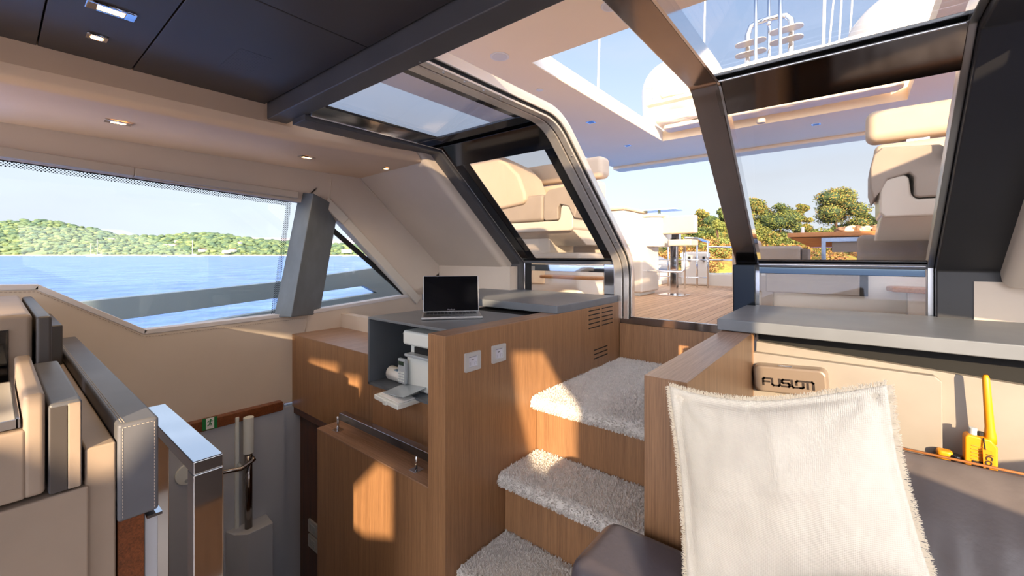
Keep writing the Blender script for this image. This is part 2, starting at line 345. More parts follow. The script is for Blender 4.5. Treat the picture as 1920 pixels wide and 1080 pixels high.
# window glass with frit band
def win_port():
    root = S(thing('window_1', P(280, 600, 'X', XH - .06)))
    g = lambda px, py: P(px, py, 'X', XH - .055)
    mb = MB(); mb.extr([g(-60, 270), (g(585, 360)), g(575, 610), g(-60, 700)], (-.008, 0, 0)); mb.build('window_pane', GLASS, root)
    m = bpy.data.materials.new('dotted_frit'); m.use_nodes = True; nt = m.node_tree; N = nt.nodes; L = nt.links; N.clear()
    geo = N.new('ShaderNodeNewGeometry'); mp = N.new('ShaderNodeMapping'); mp.inputs['Scale'].default_value = (120, 120, 120); mp.inputs['Rotation'].default_value = (math.radians(45), 0, 0)
    L.new(geo.outputs['Position'], mp.inputs[0]); fr = N.new('ShaderNodeVectorMath'); fr.operation = 'FRACTION'; L.new(mp.outputs[0], fr.inputs[0])
    sb = N.new('ShaderNodeVectorMath'); sb.operation = 'SUBTRACT'; sb.inputs[1].default_value = (.5, .5, .5); L.new(fr.outputs[0], sb.inputs[0])
    ml = N.new('ShaderNodeVectorMath'); ml.operation = 'MULTIPLY'; ml.inputs[1].default_value = (0, 1, 1); L.new(sb.outputs[0], ml.inputs[0])
    ln = N.new('ShaderNodeVectorMath'); ln.operation = 'LENGTH'; L.new(ml.outputs[0], ln.inputs[0])
    lt = N.new('ShaderNodeMath'); lt.operation = 'LESS_THAN'; lt.inputs[1].default_value = .33; L.new(ln.outputs['Value'], lt.inputs[0])
    tr = N.new('ShaderNodeBsdfTransparent'); df = N.new('ShaderNodeBsdfDiffuse'); df.inputs[0].default_value = (.02, .025, .04, 1)
    mx = N.new('ShaderNodeMixShader'); L.new(lt.outputs[0], mx.inputs[0]); L.new(tr.outputs[0], mx.inputs[1]); L.new(df.outputs[0], mx.inputs[2])
    out = N.new('ShaderNodeOutputMaterial'); L.new(mx.outputs[0], out.inputs[0])
    f = lambda px, py: P(px, py, 'X', XH - .052)
    mb = MB()
    for a, b in (((-60, 286), (545, 376)),):
        p, q = f(*a), f(*b); mb.extr([p, q, q - Vector((0, 0, .036)), p - Vector((0, 0, .036))], (-.001, 0, 0))
    p, q = f(548, 372), f(517, 592); mb.extr([p, q, q - Vector((0, .03, 0)), p - Vector((0, .03, 0))], (-.001, 0, 0))
    mb.build('frit_dots', m, root)
    band([(-60, 287), (250, 332), (548, 377)], -.004, .010, -.054, -.045, MB()).build('gasket', BLACK, root)
    root2 = S(thing('window_2', P(690, 570, 'X', XH - .06)))
    MB().extr([g(585, 360), g(650, 380), g(800, 560), g(575, 612)], (-.008, 0, 0)).build('window_pane', GLASS, root2)
    mb = band([(630, 432), (700, 493), (772, 560)], -.012, .02, -.054, -.04, MB()); band([(772, 555), (700, 567), (598, 586)], -.012, .012, -.054, -.04, mb)
    mb.build('gasket', BLACK, root2)
win_port()
# window pillar
A0, A1 = P(513, 594, 'X', XH - .04), P(561, 358, 'X', XH - .04)
B0, B1 = P(546, 594, 'X', -2.60), P(588, 360, 'X', -2.60)
C0, C1 = P(600, 588, 'X', XH - .03), P(636, 386, 'X', XH - .03)
b_ = Vector((-.06, 0, 0)); ext = lambda p, q: (p + (p - q) * .004, q - (q - p) * .01)
A0, A1 = ext(A0, A1); B0, B1 = ext(B0, B1); C0, C1 = ext(C0, C1)
S(MB().prism([A0, B0, C0], [A1, B1, C1]).build('trim_5', CHAR2, bevel=.006))

# --- soffit (cream) along port side; section in X,Z
sec = [(-2.13, .80), (-2.13, .63), (-2.125, .60), (-2.11, .575), (-2.085, .565), (-2.085, .56), (-2.13, .552), (XH, .535), (XH - .1, .535), (XH - .1, .80)]
def soffit():
    sec = [(-2.125, .76), (-2.125, .62)] + [(-2.165 + .04 * math.cos(t), .60 - .04 * math.sin(t)) for t in [i * math.pi / 2 / 6 for i in range(1, 7)]] + [(XH - .05, .540), (XH - .05, .76)]
    mb = MB(); mb.exY(sec, -1.6, .92)
    s1 = [(-1.99, .66), (-1.99, .62)] + [(-2.03 + .04 * math.cos(t), .598 - .045 * math.sin(t)) for t in [i * math.pi / 2 / 6 for i in range(1, 7)]] + [(XH - .05, .540), (XH - .05, .66)]
    y = lambda z: 1.64 + (.538 - z) * 1.15
    mb.prism([(x, .92, min(z, .66)) for x, z in sec], [(x, y(z), z) for x, z in s1])
    return mb.build('trim_6', CREAM2, smooth=False, bevel=.002, seg=1)
S(soffit())
# slanted cream panels port and starboard
def slant_panel(x0, x1, name):
    q = lambda x, z, d: (x, 1.64 + (.538 - z) * 1.15 - d * .65, z - d * .76)
    mb = MB(); r = .035; n = 6; prof = []
    inner = x1 if abs(x1 + .84) < abs(x0 + .84) else x0; outer = x0 if inner == x1 else x1; sg = 1 if inner > outer else -1
    prof.append((outer, 0)); prof.append((inner - sg * r, 0))
    for i in range(1, n + 1): t = i / n * math.pi / 2; prof.append((inner - sg * r + sg * r * math.sin(t), -r + r * math.cos(t)))
    prof += [(inner, -.10), (outer, -.10)]
    za, zb = .60, -.125
    a = [q(x, za, d) for x, d in prof]; b = [q(x, zb, d) for x, d in prof]
    mb.prism(a, b); o = mb.build(name, CREAM, smooth=False, bevel=.0015, seg=1); return S(o)
slant_panel(XH - .02, -1.985, 'trim_7')
slant_panel(.44, 1.06, 'trim_8')
mb = MB(); ya = 1.64
S(MB().tube([P(676, 337, 'X', XH + .002), P(832, 505, 'X', XH + .002)], .003, 6).build('trim_9', CREAM, smooth=True))
# upright cream strips under the slanted panels
S(MB().box(XH - .02, -1.93, 2.36, 2.46, -.6, -.085).build('wall_back_port', CREAM))
S(MB().box(.37, 1.06, 2.44, 2.50, -.6, -.105).build('wall_back_starboard', CREAM))

# --- ceiling panels and beam
def ceiling():
    mb = MB(); xs = [-2.12, P(610, 0, 'Z', .70).x if False else -1.27, .5]; g = .004
    ys = [-1.6, -1.1, -.52, .06, .80]
    # seams read off the photograph
    return mb
px1 = P(248, 130, 'Z', .70); px2 = P(480, 0, 'Z', .70)
ys = [-1.70, P(70, 82, 'Z', .70).y, px1.y, .80]; xsplit = px2.x
mb = MB(); g = .0035
for y0, y1 in zip(ys[:-1], ys[1:]):
    for x0, x1 in ((-2.125, xsplit), (xsplit, .52)):
        mb.box(x0 + g / 2, x1 - g / 2, y0 + g / 2, y1 - g / 2, .70, .74)
ce = S(mb.build('ceiling', DARKCEIL, bevel=.0025, seg=2))
S(B(-2.2, .6, -1.7, .86, .745, .80).build('trim_10', BLACK))
# perforated patch of the ceiling speaker
def perforated():
    m = bpy.data.materials.new('perforated_leather'); m.use_nodes = True; nt = m.node_tree; N = nt.nodes; L = nt.links; b = N['Principled BSDF']; b.inputs['Roughness'].default_value = .42
    g = N.new('ShaderNodeNewGeometry'); mp = N.new('ShaderNodeMapping'); mp.inputs['Scale'].default_value = (85, 85, 85); mp.inputs['Rotation'].default_value = (0, 0, math.radians(45)); L.new(g.outputs['Position'], mp.inputs[0])
    fr = N.new('ShaderNodeVectorMath'); fr.operation = 'FRACTION'; L.new(mp.outputs[0], fr.inputs[0]); sb = N.new('ShaderNodeVectorMath'); sb.operation = 'SUBTRACT'; sb.inputs[1].default_value = (.5, .5, .5); L.new(fr.outputs[0], sb.inputs[0])
    ml = N.new('ShaderNodeVectorMath'); ml.operation = 'MULTIPLY'; ml.inputs[1].default_value = (1, 1, 0); L.new(sb.outputs[0], ml.inputs[0]); ln = N.new('ShaderNodeVectorMath'); ln.operation = 'LENGTH'; L.new(ml.outputs[0], ln.inputs[0])
    lt = N.new('ShaderNodeMath'); lt.operation = 'LESS_THAN'; lt.inputs[1].default_value = .17; L.new(ln.outputs['Value'], lt.inputs[0])
    mx = N.new('ShaderNodeMix'); mx.data_type = 'RGBA'; mx.inputs[6].default_value = lin('3a3638'); mx.inputs[7].default_value = lin('08080a'); L.new(lt.outputs[0], mx.inputs[0]); L.new(mx.outputs[2], b.inputs['Base Color'])
    c = [P(432, 76, 'Z', .699), P(540, 112, 'Z', .699), P(482, 152, 'Z', .699), P(382, 122, 'Z', .699)]
    x0, x1 = min(q.x for q in c) + .04, max(q.x for q in c) - .04; y0, y1 = min(q.y for q in c) + .04, max(q.y for q in c) - .04
    tag(B(x0, x1, y0, y1, .69955, .7005).build('ceiling_speaker', m), 'patch of tiny speaker holes perforated in the dark ceiling panel', 'speaker')
perforated()
S(B(-2.12, .55, .805, .895, .63, .78).build('trim_11', CHAR, bevel=.005))

# --- deckhouse frames
def bar(name, x0, x1, d0, d1, m, path=PATH, r=0, bev=.003, parent=None):
    o = strip(MB(), x0, x1, d0, d1, path, r).build(name, m, parent, bevel=bev, seg=2)
    if not parent: S(o)
    return o
X1a, X1b = -2.03, -1.905
bar('trim_12', X1a, X1b, -.03, .055, CHAR, path=[(.88, .66), (1.69, .66), (2.50, -.04), (2.50, -.45)], bev=.004)
X4a, X4b = .265, .46
bar('trim_13', X4a, X4b, -.03, .055, mat('black_frame_leather', '2b2b2e', .42, var=.1, scale=(6, 6, 6)), path=[(.88, .66), (1.69, .66), (2.50, -.04), (2.50, -.45)], bev=.006)
bar('trim_14', X4a - .022, X4a - .001, -.03, .03, BRUSH, path=[(.88, .66), (1.69, .66), (2.52, -.04), (2.52, -.45)])

def glazing(name, x0, x1, roofm, slm, x_in0, x_in1):
    root = S(thing(name, ((x0 + x1) / 2, 2.52, -.40)))
    # glass panes (three: roof, slope, upright)
    for nm, a, b, m in (('roof_glass', PA, PB, roofm), ('slanted_glass', PB, PC, slm), ('lower_glass', PC, PD, GLASS)):
        d = Vector((b[0] - a[0], b[1] - a[1])).normalized(); n = Vector((d.y, -d.x)) * .008
        MB().exX([(a[0], a[1]), (b[0], b[1]), (b[0] - n.x, b[1] - n.y), (a[0] - n.x, a[1] - n.y)], x0, x1).build(nm, m, root)
    # black printed borders with mirror finish
    def edge(a, b, s0, s1, xa, xb, nm, m, th=.012, off=.001):
        L = (Vector(b) - Vector(a)).length; d = (Vector(b) - Vector(a)).normalized(); n = Vector((d.y, -d.x))
        if s1 is None: s1 = L
        if s1 < 0: s1 = L + s1
        if s0 < 0: s0 = L + s0
        p = Vector(a) + d * s0; q = Vector(a) + d * s1
        return MB().exX([tuple(p + n * off), tuple(q + n * off), tuple(q + n * (off + th)), tuple(p + n * (off + th))], xa, xb).build(nm, m, root, bevel=.002, seg=2)
    edge(PA, PB, -.13 if name == 'window_3' else -.035, None, x0, x1, 'roof_glass_border', BLKGLOSS)
    edge(PB, PC, .0, .15, x0, x1, 'mirror_crossbar', BLKGLOSS if name == 'window_3' else mat('dark_mirror', '8c8682', .08, metal=1), th=.03)
    edge(PB, PC, -.03, None, x0, x1, 'sill_border', BLKGLOSS)
    edge(PC, PD, -.03 + 0 if False else 0.0, .022, x0, x1, 'sill_bar', CHAR, th=.03)
    for xa, xb in x_in0:
        edge(PA, PB, 0, None, xa, xb, 'side_border', BLKGLOSS, th=.008); edge(PB, PC, 0, None, xa, xb, 'side_border', BLKGLOSS, th=.008)
    return root, edge
w3, edge3 = glazing('window_3', X1b, -1.18, TINTROOF, TINT, [(-1.905, -1.80), (-1.25, -1.18)], None)
bar('chrome_liner', -1.903, -1.888, -.02, .04, CHROME, path=[(.9, .66), (1.69, .66), (2.52, -.04), (2.52, -.40)], parent=w3)
edge3(PC, PD, .03, .075, -1.86, -1.2, 'mirror_strip', mat('sky_mirror', 'cfd6dc', .04, metal=1), th=.004, off=.004)
edge3(PC, PD, .022, None, -1.90, -1.85, 'side_border', BLACK, th=.006, off=.004)
edge3(PC, PD, .022, None, -1.26, -1.19, 'mirror_strip', CHROME, th=.006, off=.006)
w4, edge4 = glazing('window_4', -.40, X4a - .02, glass_mat('pale_roof_glass', (.93, .94, .96), 1.45), glass_mat('pale_slanted_glass', (.93, .91, .89), 1.45, 1.0), [], None)
edge4(PC, PD, .022, .055, -.38, .24, 'mirror_strip', mat('blue_mirror', '414c56', .05, metal=1), th=.006, off=.002)
edge4(PB, PC, -.02, None, -.38, .24, 'chrome_liner', CHROME, th=.006, off=.024)
for (s0, s1) in ((.0, .006),): edge4(PB, PC, s0, s1, -.39, .24, 'chrome_liner', CHROME, th=.006, off=.03)
# door opening: chrome track jamb to port, bronze jamb to starboard
JAMB = mat('pale_steel', 'f0e8e0', .22, metal=.75)
d1 = S(thing('door_1', (-.8, 2.52, ZD)))
for (x0, x1, dd, m) in ((-1.18, -1.128, .03, JAMB), (-1.128, -1.120, .012, BLACK), (-1.120, -1.086, .03, JAMB), (-1.086, -1.082, .02, BLACK), (-1.082, -1.070, .012, JAMB)):
    strip(MB(), x0, x1, -.03, dd, r=.11).build('door_jamb', m, d1, bevel=.003, seg=2)
mb = MB()
fp = fillet(PATH, .11)
for i in range(9):
    t = i / 8; a = lerp(PA, PB, t) if i < 5 else lerp(PB, PC, (i - 4) / 5)
    n = Vector((0, -1)) if i < 5 else Vector((-.645, -.764)); p = Vector(a) + n * .031; mb.cyl((-1.10, p.x, p.y), (0, n.x, n.y), .004, .003, 8)
mb.build('screw', BRUSH, d1)
strip(MB(), -.485, -.385, -.03, .03, r=.05, path=[PA, PB, PC, (2.52, -.045)]).build('door_jamb', BRONZE, d1, bevel=.005, seg=2)
strip(MB(), -.384, -.376, -.03, .036, r=.05, path=[PA, PB, PC, (2.52, -.40)]).build('jamb_edge', CHROME, d1)
B(-.485, -.384, 2.42, 2.56, -.40, -.05).build('jamb_foot', mat('dark_mirror_foot', '212428', .14, metal=1), d1, bevel=.004)
# threshold
mb = MB(); mb.box(-1.15, -.40, 2.505, 2.53, -.43, -.385); mb.build('threshold', mat('threshold_mirror', '8c8684', .08, metal=1), d1, bevel=.002)
# wall behind the landing

# ================================================================ INTERIOR JOINERY
def stairs():
    XP = -.41
    root = thing('staircase', (-.8, 1.3, ZF), 'three carpeted wooden steps climbing between wood walls to the open cockpit door', 'stairs')
    def tread(y0, y1, z, x0, x1, name='carpet_tread'):
        # rounded nosing, then thousands of tufts
        n = 26; mb = MB(); th = .05; prof = [(y1, z - .03), (y1, z), (y0 + .03, z)]
        for i in range(1, 9): t = i / 8 * math.pi; prof.append((y0 + .026 - .026 * math.sin(t), z - .026 + .026 * math.cos(t)))
        prof += [(y0 + .05, z - .052)]
        mb.exX(prof, x0, x1)
        o = mb.build(name, CARPET, root, smooth=False, bevel=.008, seg=3)
        # tufts
        rnd = random.Random(int(z * 1000)); area_top = (x1 - x0) * (y1 - y0); m2 = MB(); V = m2.v; Fc = m2.f
        def tuft(p, nrm):
            a = rnd.uniform(0, 6.283); h = rnd.uniform(.006, .011); w = rnd.uniform(.0014, .0026); lean = Vector((rnd.gauss(0, .4), rnd.gauss(0, .4), rnd.gauss(0, .25)))
            tip = p + (nrm + lean).normalized() * h; t = nrm.orthogonal(); t = Matrix.Rotation(a, 3, nrm) @ t.normalized() * w
            k = len(V); V.extend([tuple(p - t), tuple(p + t), tuple(tip + t * .6), tuple(tip - t * .6)]); Fc.append((k, k + 1, k + 2, k + 3)); m2.mi.append(0)
        dens = 34000 if z > -1.0 else 42000
        for _ in range(int(area_top * dens)):
            tuft(Vector((rnd.uniform(x0 + .006, x1 - .006), rnd.uniform(y0 + .02, y1), z - .001)), Vector((0, 0, 1)))
        for _ in range(int((x1 - x0) * .08 * dens * 1.4)):
            t = rnd.uniform(0, math.pi); tuft(Vector((rnd.uniform(x0 + .006, x1 - .006), y0 + .026 - .026 * math.sin(t), z - .026 + .026 * math.cos(t))), Vector((0, -math.sin(t), math.cos(t))))
        me = bpy.data.meshes.new('carpet_pile'); me.from_pydata([Vector(v) for v in V], [], Fc); me.materials.append(CARPET)
        po = bpy.data.objects.new('carpet_pile', me); COL.objects.link(po); po.parent = o; po.location = -parent_world(o); po['kind'] = 'stuff'
        return o
    x0, x1 = XW + .003, XP - .003
    mb = B(x0, x1, 1.60, 2.50, -.93, -.69); mb.build('riser', WOOD, root, bevel=.001, seg=1)
    B(x0, x1, 1.37, 1.60, -1.20, -.94).build('riser', WOOD, root, bevel=.001, seg=1)
    B(x0, x1, 1.14, 1.37, ZF, -1.20).build('riser', WOOD, root, bevel=.001, seg=1)
    tread(1.545, 2.495, -.648, x0, x1); tread(1.315, 1.60, -.905, x0, x1); tread(1.085, 1.37, -1.165, x0, x1)
    B(x0, x1, 2.497, 2.515, -.80, -.43).build('riser', WOOD, root, bevel=.001, seg=1)
CARPET = mat('carpet_wool', 'd9d4cf', .95, var=.12, scale=(40, 40, 40), nscale=1.0, detail=3, sheen=.3)
stairs()

# left stair wall
root = thing('stair_partition', (-1.2, 1.8, ZF), 'tall wood veneer half wall with vent slots and two silver plates, left of the carpeted steps', 'partition')
B(-1.246, XW, YW, 2.505, ZF, -.2975).build('veneer_panel', WOOD, root, bevel=.0015, seg=2)
B(-1.2455, XW - .0005, YW + .0005, 2.504, -.2975, -.2955).build('top_edge', WOOD_Y, root)
mb = MB()
for i in range(5):
    z = -.315 - .0245 * i
    mb.box(XW - .001, XW + .0012, 2.10, 2.235, z - .0028, z + .0028); mb.box(XW - .001, XW + .0012, 2.26, 2.40, z - .0028, z + .0028)
for i in range(3):
    z = -.545 - .0245 * i; mb.box(XW - .001, XW + .0012, 2.10 + .06, 2.33, z - .0028, z + .0028)
mb.build('vent_slots', BLACKV, root)

# right pillar partition beside steps
root = thing('end_partition', (-.36, 1.4, ZF), 'wood veneer half wall with pale sheen on its top, right of the steps behind the cushion', 'partition')
B(-.410, -.305, YW, 1.90, ZF, -.3045).build('veneer_panel', WOOD, root, bevel=.0015, seg=2)
B(-.4095, -.3055, YW + .0005, 1.86, -.3045, -.3025).build('top_edge', WOOD_Y, root)

# switch plates on the stair wall
def plate(px, py, label, w=.085, h=.072):
    c = P(px, py, 'X', XW); r = thing('control_plate', (XW, c.y, c.z - h / 2), label, 'control plate', 'silver plates on the stair wall')
    loop = lambda w, h, x, rr: [(x, c.y + a, c.z + b) for a, b in rrect(w, h, rr, 3)]
    mb = MB(); o1 = loop(w, h, XW, .004); o2 = loop(w, h, XW + .008, .004); i2 = loop(w * .56, h * .58, XW + .008, .001); i1 = loop(w * .54, h * .54, XW + .003, .001)
    n = len(o1)
    def ring(a, b):
        k = len(mb.v); mb.v += a + b
        for i in range(n): j = (i + 1) % n; mb.f.append((k + i, k + j, k + n + j, k + n + i)); mb.mi.append(0)
    ring(o1, o2); ring(o2, i2); ring(i2, i1); mb.build('frame', PLATE, r)
    MB().add(loop(w * .55, h * .56, XW + .0035, .001), [tuple(range(n))]).build('display', mat('pale_display', 'c9c8d2', .3), r)
    mb = MB()
    for s in (-1, 1):
        for rr in ((.0, .012, .0004),):
            yy = c.y + s * w * .18; zz = c.z - h * .14
            mb.box(XW + .0036, XW + .0042, yy - .005, yy - .0044, zz - .006, zz + .006); mb.box(XW + .0036, XW + .0042, yy + .0044, yy + .005, zz - .006, zz + .006)
            mb.box(XW + .0036, XW + .0042, yy - .005, yy + .005, zz + .0055, zz + .006)
    mb.box(XW + .0036, XW + .0044, c.y - w * .25, c.y + w * .25, c.z + h * .22, c.z + h * .255)
    mb.build('button', mat('button_grey', '8b8b95', .5), r)
    place_text('lettering', 'vimar', .006, (XW + .0038, c.y, c.z + h * .08), (0, 1, 0), (0, 0, 1), INK, r)
plate(885, 677, 'silver wall plate nearer the printer, left one on the stair wall')
plate(934, 662, 'silver wall plate with chipped corner, right one nearer the steps')

# console cabinet (wood) along the hull, and the grey open shelf with counter
YC = 1.17
root = thing('console_cabinet', (-2.0, 1.3, -1.0), 'wood veneer cabinet with sunlit patch, running from the hull wall under the grey open shelf', 'cabinet')
zc = P(547, 626, 'Y', YC).z
pz = [P(547, 628, 'Y', YC), P(529, 752, 'Y', YC), P(700, 840, 'Y', YC), Vector((-1.246, YC, -.98)), Vector((-1.246, YC, zc - .004))]
cxx = P(690, 590, 'Y', 1.145).x; zbb = P(690, 720, 'Y', 1.145).z - .001; zm = pz[1].z + (pz[2].z - pz[1].z) * (cxx - XH) / (pz[2].x - XH)
mb = MB().extr([Vector((XH, YC, zc - .004)), Vector((XH, YC, pz[1].z)), Vector((cxx, YC, zm)), Vector((cxx, YC, zc - .004))], (0, .32, 0))
mb.extr([Vector((cxx, YC, zbb)), Vector((cxx, YC, zm)), pz[2], pz[3], Vector((-1.246, YC, zbb))], (0, .32, 0)); mb.build('veneer_panel', WOOD, root, bevel=.0015, seg=2)
B(XH, cxx - .001, YC - .001, YC + .32, zc - .004, zc).build('cabinet_top', WOOD_Y, root)
B(XH, cxx - .01, 1.49, 1.55, -.9, -.40).build('back_panel', CREAM, root)
# dark walnut below
root2 = thing('dark_door', (-2.1, 1.25, -2.3), 'dark walnut door and frame under the wood cabinet, beside the stairwell', 'door')
q = P(530, 752, 'Y', 1.20)
mb = MB().extr([P(527, 745, 'Y', 1.20), P(527, 1180, 'Y', 1.20), P(556, 1180, 'Y', 1.20), P(556, 765, 'Y', 1.20)], (0, .05, 0)); mb.build('door_frame', WOOD_D, root2, bevel=.003)
MB().extr([P(554, 760, 'Y', 1.22), P(554, 1180, 'Y', 1.22), P(700, 1180, 'Y', 1.22), P(700, 840, 'Y', 1.22)], (0, .03, 0)).build('door_leaf', WOOD_D, root2)
MB().extr([P(527, 748, 'Y', 1.18), P(527, 762, 'Y', 1.18), P(700, 852, 'Y', 1.18), P(700, 838, 'Y', 1.18)], (0, .02, 0)).build('door_head', WOOD_D, root2, bevel=.002)
c = P(548, 977, 'Y', 1.195)
mb = MB(); mb.exY([(c.x + a, c.z + b) for a, b in rrect(.022, .07, .0105, 6)], 1.19, 1.20); o = mb.build('latch', PLATE, root2, bevel=.001); MB().exY([(c.x + a, c.z + b) for a, b in rrect(.010, .034, .002, 3)], 1.188, 1.192).build('keyhole', BLACK, o)
def wallplate(px, py, label, rows):
    c = P(px, py, 'Y', 1.215); r = thing('wall_plate', (c.x, 1.215, c.z - .04), label, 'switch plate', 'plates on the dark door')
    mb = MB().exY([(c.x + a, c.z + b) for a, b in rrect(.115, .075, .004, 3)], 1.208, 1.219); mb.build('frame', PLATE, r, bevel=.001)
    mb = MB()
    for i in range(3):
        for j in range(rows):
            w, h = .018, .042 / rows - .002; mb.box(c.x - .030 + i * .021, c.x - .030 + i * .021 + w, 1.205, 1.2085, c.z - .021 + j * .042 / rows, c.z - .021 + j * .042 / rows + h)
    mb.build('switch', mat('switch_grey', 'aab0b4', .4), r, bevel=.0006, seg=1)
wallplate(588, 990, 'upper switch plate with three rockers on the dark door', 1)
wallplate(588, 1018, 'lower plate with small key grid on the dark door', 3)

# grey cubby
root = thing('open_shelf', (-1.5, 1.4, -.75), 'slate grey open shelf box holding the printer, its top the counter under the laptop', 'shelf')
YQ = 1.145; cx0 = P(690, 590, 'Y', YQ).x; zt = -.298; zb = P(690, 720, 'Y', YQ).z; t = .012
print('cubby', cx0, zb)
B(cx0, -1.246, YQ, 1.655, zt - t, zt).build('counter_top', GREYTOP, root, bevel=.002)
B(cx0, cx0 + t, YQ, 1.60, zb, zt - t).build('side_panel', GREYBOX, root)
B(cx0, -1.246, YQ, 1.60, zb, zb + t).build('shelf_floor', GREYBOX, root)
B(cx0, -1.246, 1.585, 1.60, zb, zt - t).build('back_panel', GREYBOX, root)
B(-1.258, -1.247, YQ + .01, 1.60, zb, zt - t).build('side_panel', GREYBOX, root)
# upholstered slab aft of the counter, port
root = thing('counter_pad', (-1.66, 2.1, -.30), 'thick dark grey upholstered slab aft of the laptop, left of the door', 'worktop')
B(-2.20, XW + .002, 1.775, 2.47, -.296, -.255).build('pad', GREYTOP, root, bevel=.004)
B(-1.72, -1.25, 1.66, 2.4, -.42, -.312).build('gap_shade', BLACKV, root)  # black block painted as the shade under the pad's front edge

# starboard slab over the audio panel
root = thing('counter_slab', (.3, 2.15, -.30), 'wide grey leather slab right of the door, above the audio box panel', 'worktop')
B(-.425, 1.05, 1.83, 2.47, -.300, -.255).build('slab', GREYTOP, root, bevel=.004)
mb = MB(); mb.tube([(-.42, 1.834, -.2575), (1.05, 1.834, -.2575)], .0012, 6)
mb.build('piping', mat('tan_stitch', 'a58a6c', .7), root)

# back panel with raised flap
yb = 1.92; root = thing('back_panel', (.4, yb, -1.0), 'grey leather back panel with raised flap behind the sofa', 'panel')
MB().extr([P(1418, 640, 'Y', yb), P(1925, 724, 'Y', yb), P(1925, 1150, 'Y', yb), P(1400, 1150, 'Y', yb)], (0, .03, 0)).build('panel', GREYPAN, root, bevel=.002)
yf = 1.885
MB().extr([P(1405, 660, 'Y', yf), P(1430, 663, 'Y', yf), P(1753, 706, 'Y', yf), P(1767, 717, 'Y', yf), P(1768, 900, 'Y', yf), P(1400, 900, 'Y', yf)], (0, .034, 0)).build('flap', GREYPAN, root, bevel=.003)
B(-.30, 1.05, 1.96, 2.0, -1.2, -.30).build('gap_shade', BLACKV, root)  # black backing stands for the shade in the gap above the panel

# audio box
def audio():
    y0 = 1.885; c = P(1480, 715, 'Y', y0 - .045); w = .30; 
    a, b = P(1412, 708, 'Y', y0 - .05), P(1553, 722, 'Y', y0 - .05); w = (b - a).length
    r = thing('audio_unit', (c.x, y0, c.z - .05), 'bronze rounded audio box lettered FUSION on the grey flap above the cushion', 'audio unit')
    xd = Vector((b.x - a.x, 0, b.z - a.z)).normalized(); zd = Vector((-xd.z, 0, xd.x)); cc = (a + b) / 2
    h = .10; mb = MB(); loops = []
    for k, (yy, s) in enumerate(((y0, 1.0), (y0 - .03, 1.0), (y0 - .045, .985), (y0 - .052, .95))):
        loops.append([Vector((cc.x, yy, cc.z)) + xd * (u * (1 if k < 3 else .99)) + zd * v for u, v in rrect(w * s, h * s * (1 if k < 3 else .94), .022 * s, 6)])
    n = len(loops[0])
    for L in loops: mb.v += [tuple(p) for p in L]
    for k in range(3):
        for i in range(n): j = (i + 1) % n; mb.f.append((k * n + i, k * n + j, (k + 1) * n + j, (k + 1) * n + i)); mb.mi.append(0)
    mb.f.append(tuple(3 * n + i for i in range(n))); mb.mi.append(0)
    mb.build('housing', mat('bronze_plastic', '8c7d70', .32, metal=.35), r, smooth=False, bevel=.004)
    # stylised logo strokes
    st = MB(); yy = y0 - .0535; S_ = .024; base = cc + Vector((0, yy - cc.y, 0)) - xd * .002 - zd * .008
    def stroke(pts, w=.0066):
        for (x0, z0), (x1, z1) in zip(pts[:-1], pts[1:]):
            p = base + xd * x0 * S_ + zd * z0 * S_; q_ = base + xd * x1 * S_ + zd * z1 * S_; d = (q_ - p); L = d.length; d.normalize(); nn_ = Vector((-d.z, 0, d.x)) * w / 2
            st.extr([p - nn_ - d * w * .45, q_ - nn_ + d * w * .45, q_ + nn_ + d * w * .45, p + nn_ - d * w * .45], (0, -.0006, 0))
    stroke([(-3.3, -.5), (-3.3, .35), (-3.15, .5), (-2.35, .5)]); stroke([(-3.3, 0), (-2.5, 0)])
    stroke([(-2.1, .5), (-2.1, -.35), (-1.95, -.5), (-1.25, -.5), (-1.1, -.35), (-1.1, .5)])
    stroke([(.15 - .0, .5), (-.65, .5), (-.8, .35), (-.8, .1), (-.65, 0), (.0, 0), (.15, -.15), (.15, -.4), (.05, -.5), (-.8, -.5)])
    stroke([(.5, .5), (.5, -.35), (.65, -.5), (1.5, -.5)], .0066)
    stroke([(1.05, -.1), (1.05, .35), (1.2, .5), (3.0, .5), (3.15, .35), (3.15, -.55)])
    stroke([(1.5, -.5), (1.75, -.5), (1.9, -.35), (1.9, .2)]); stroke([(2.45, .2), (2.45, -.5)])
    st.build('lettering', mat('logo_ink', '2b2320', .5), r)
    p = cc + zd * (h / 2 + .001) - xd * .01; MB().obox((p.x, y0 - .038, p.z), xd * .022, (0, .004, 0), zd * .002).build('latch', CHROME, r, bevel=.001)
audio()

# ---------------------------------------------------------------- low wall with handrail
zl = P(803, 913, 'Y', 1.04).z
root = thing('low_partition', (-1.7, 1.1, -2.3), 'low wood veneer wall with bright orange sun patch, in front of the cabinet', 'partition')
xl = P(595, 806, 'Y', 1.04).x
B(xl, -1.2465, 1.04, 1.168, -2.3, zl - .006).build('veneer_panel', WOOD, root, bevel=.0015, seg=2)
B(xl - .002, -1.2465, 1.038, 1.168, zl - .006, zl).build('top_edge', WOOD_X, root, bevel=.001, seg=1)
root = thing('handrail', (-1.6, 1.10, zl), 'flat polished steel handrail on two small square feet, on top of the low wood wall', 'handrail')
ha, hb = P(641, 779, 'Y', 1.09), P(803, 848, 'Y', 1.09)
hz = (ha.z + hb.z) / 2 ; print('rail', ha, hb, zl)
B(ha.x, -1.248, 1.075, 1.11, ha.z - .018, ha.z + .018).build('bar', mat('dark_polished_steel', 'a8a09e', .1, metal=1), root, bevel=.003)
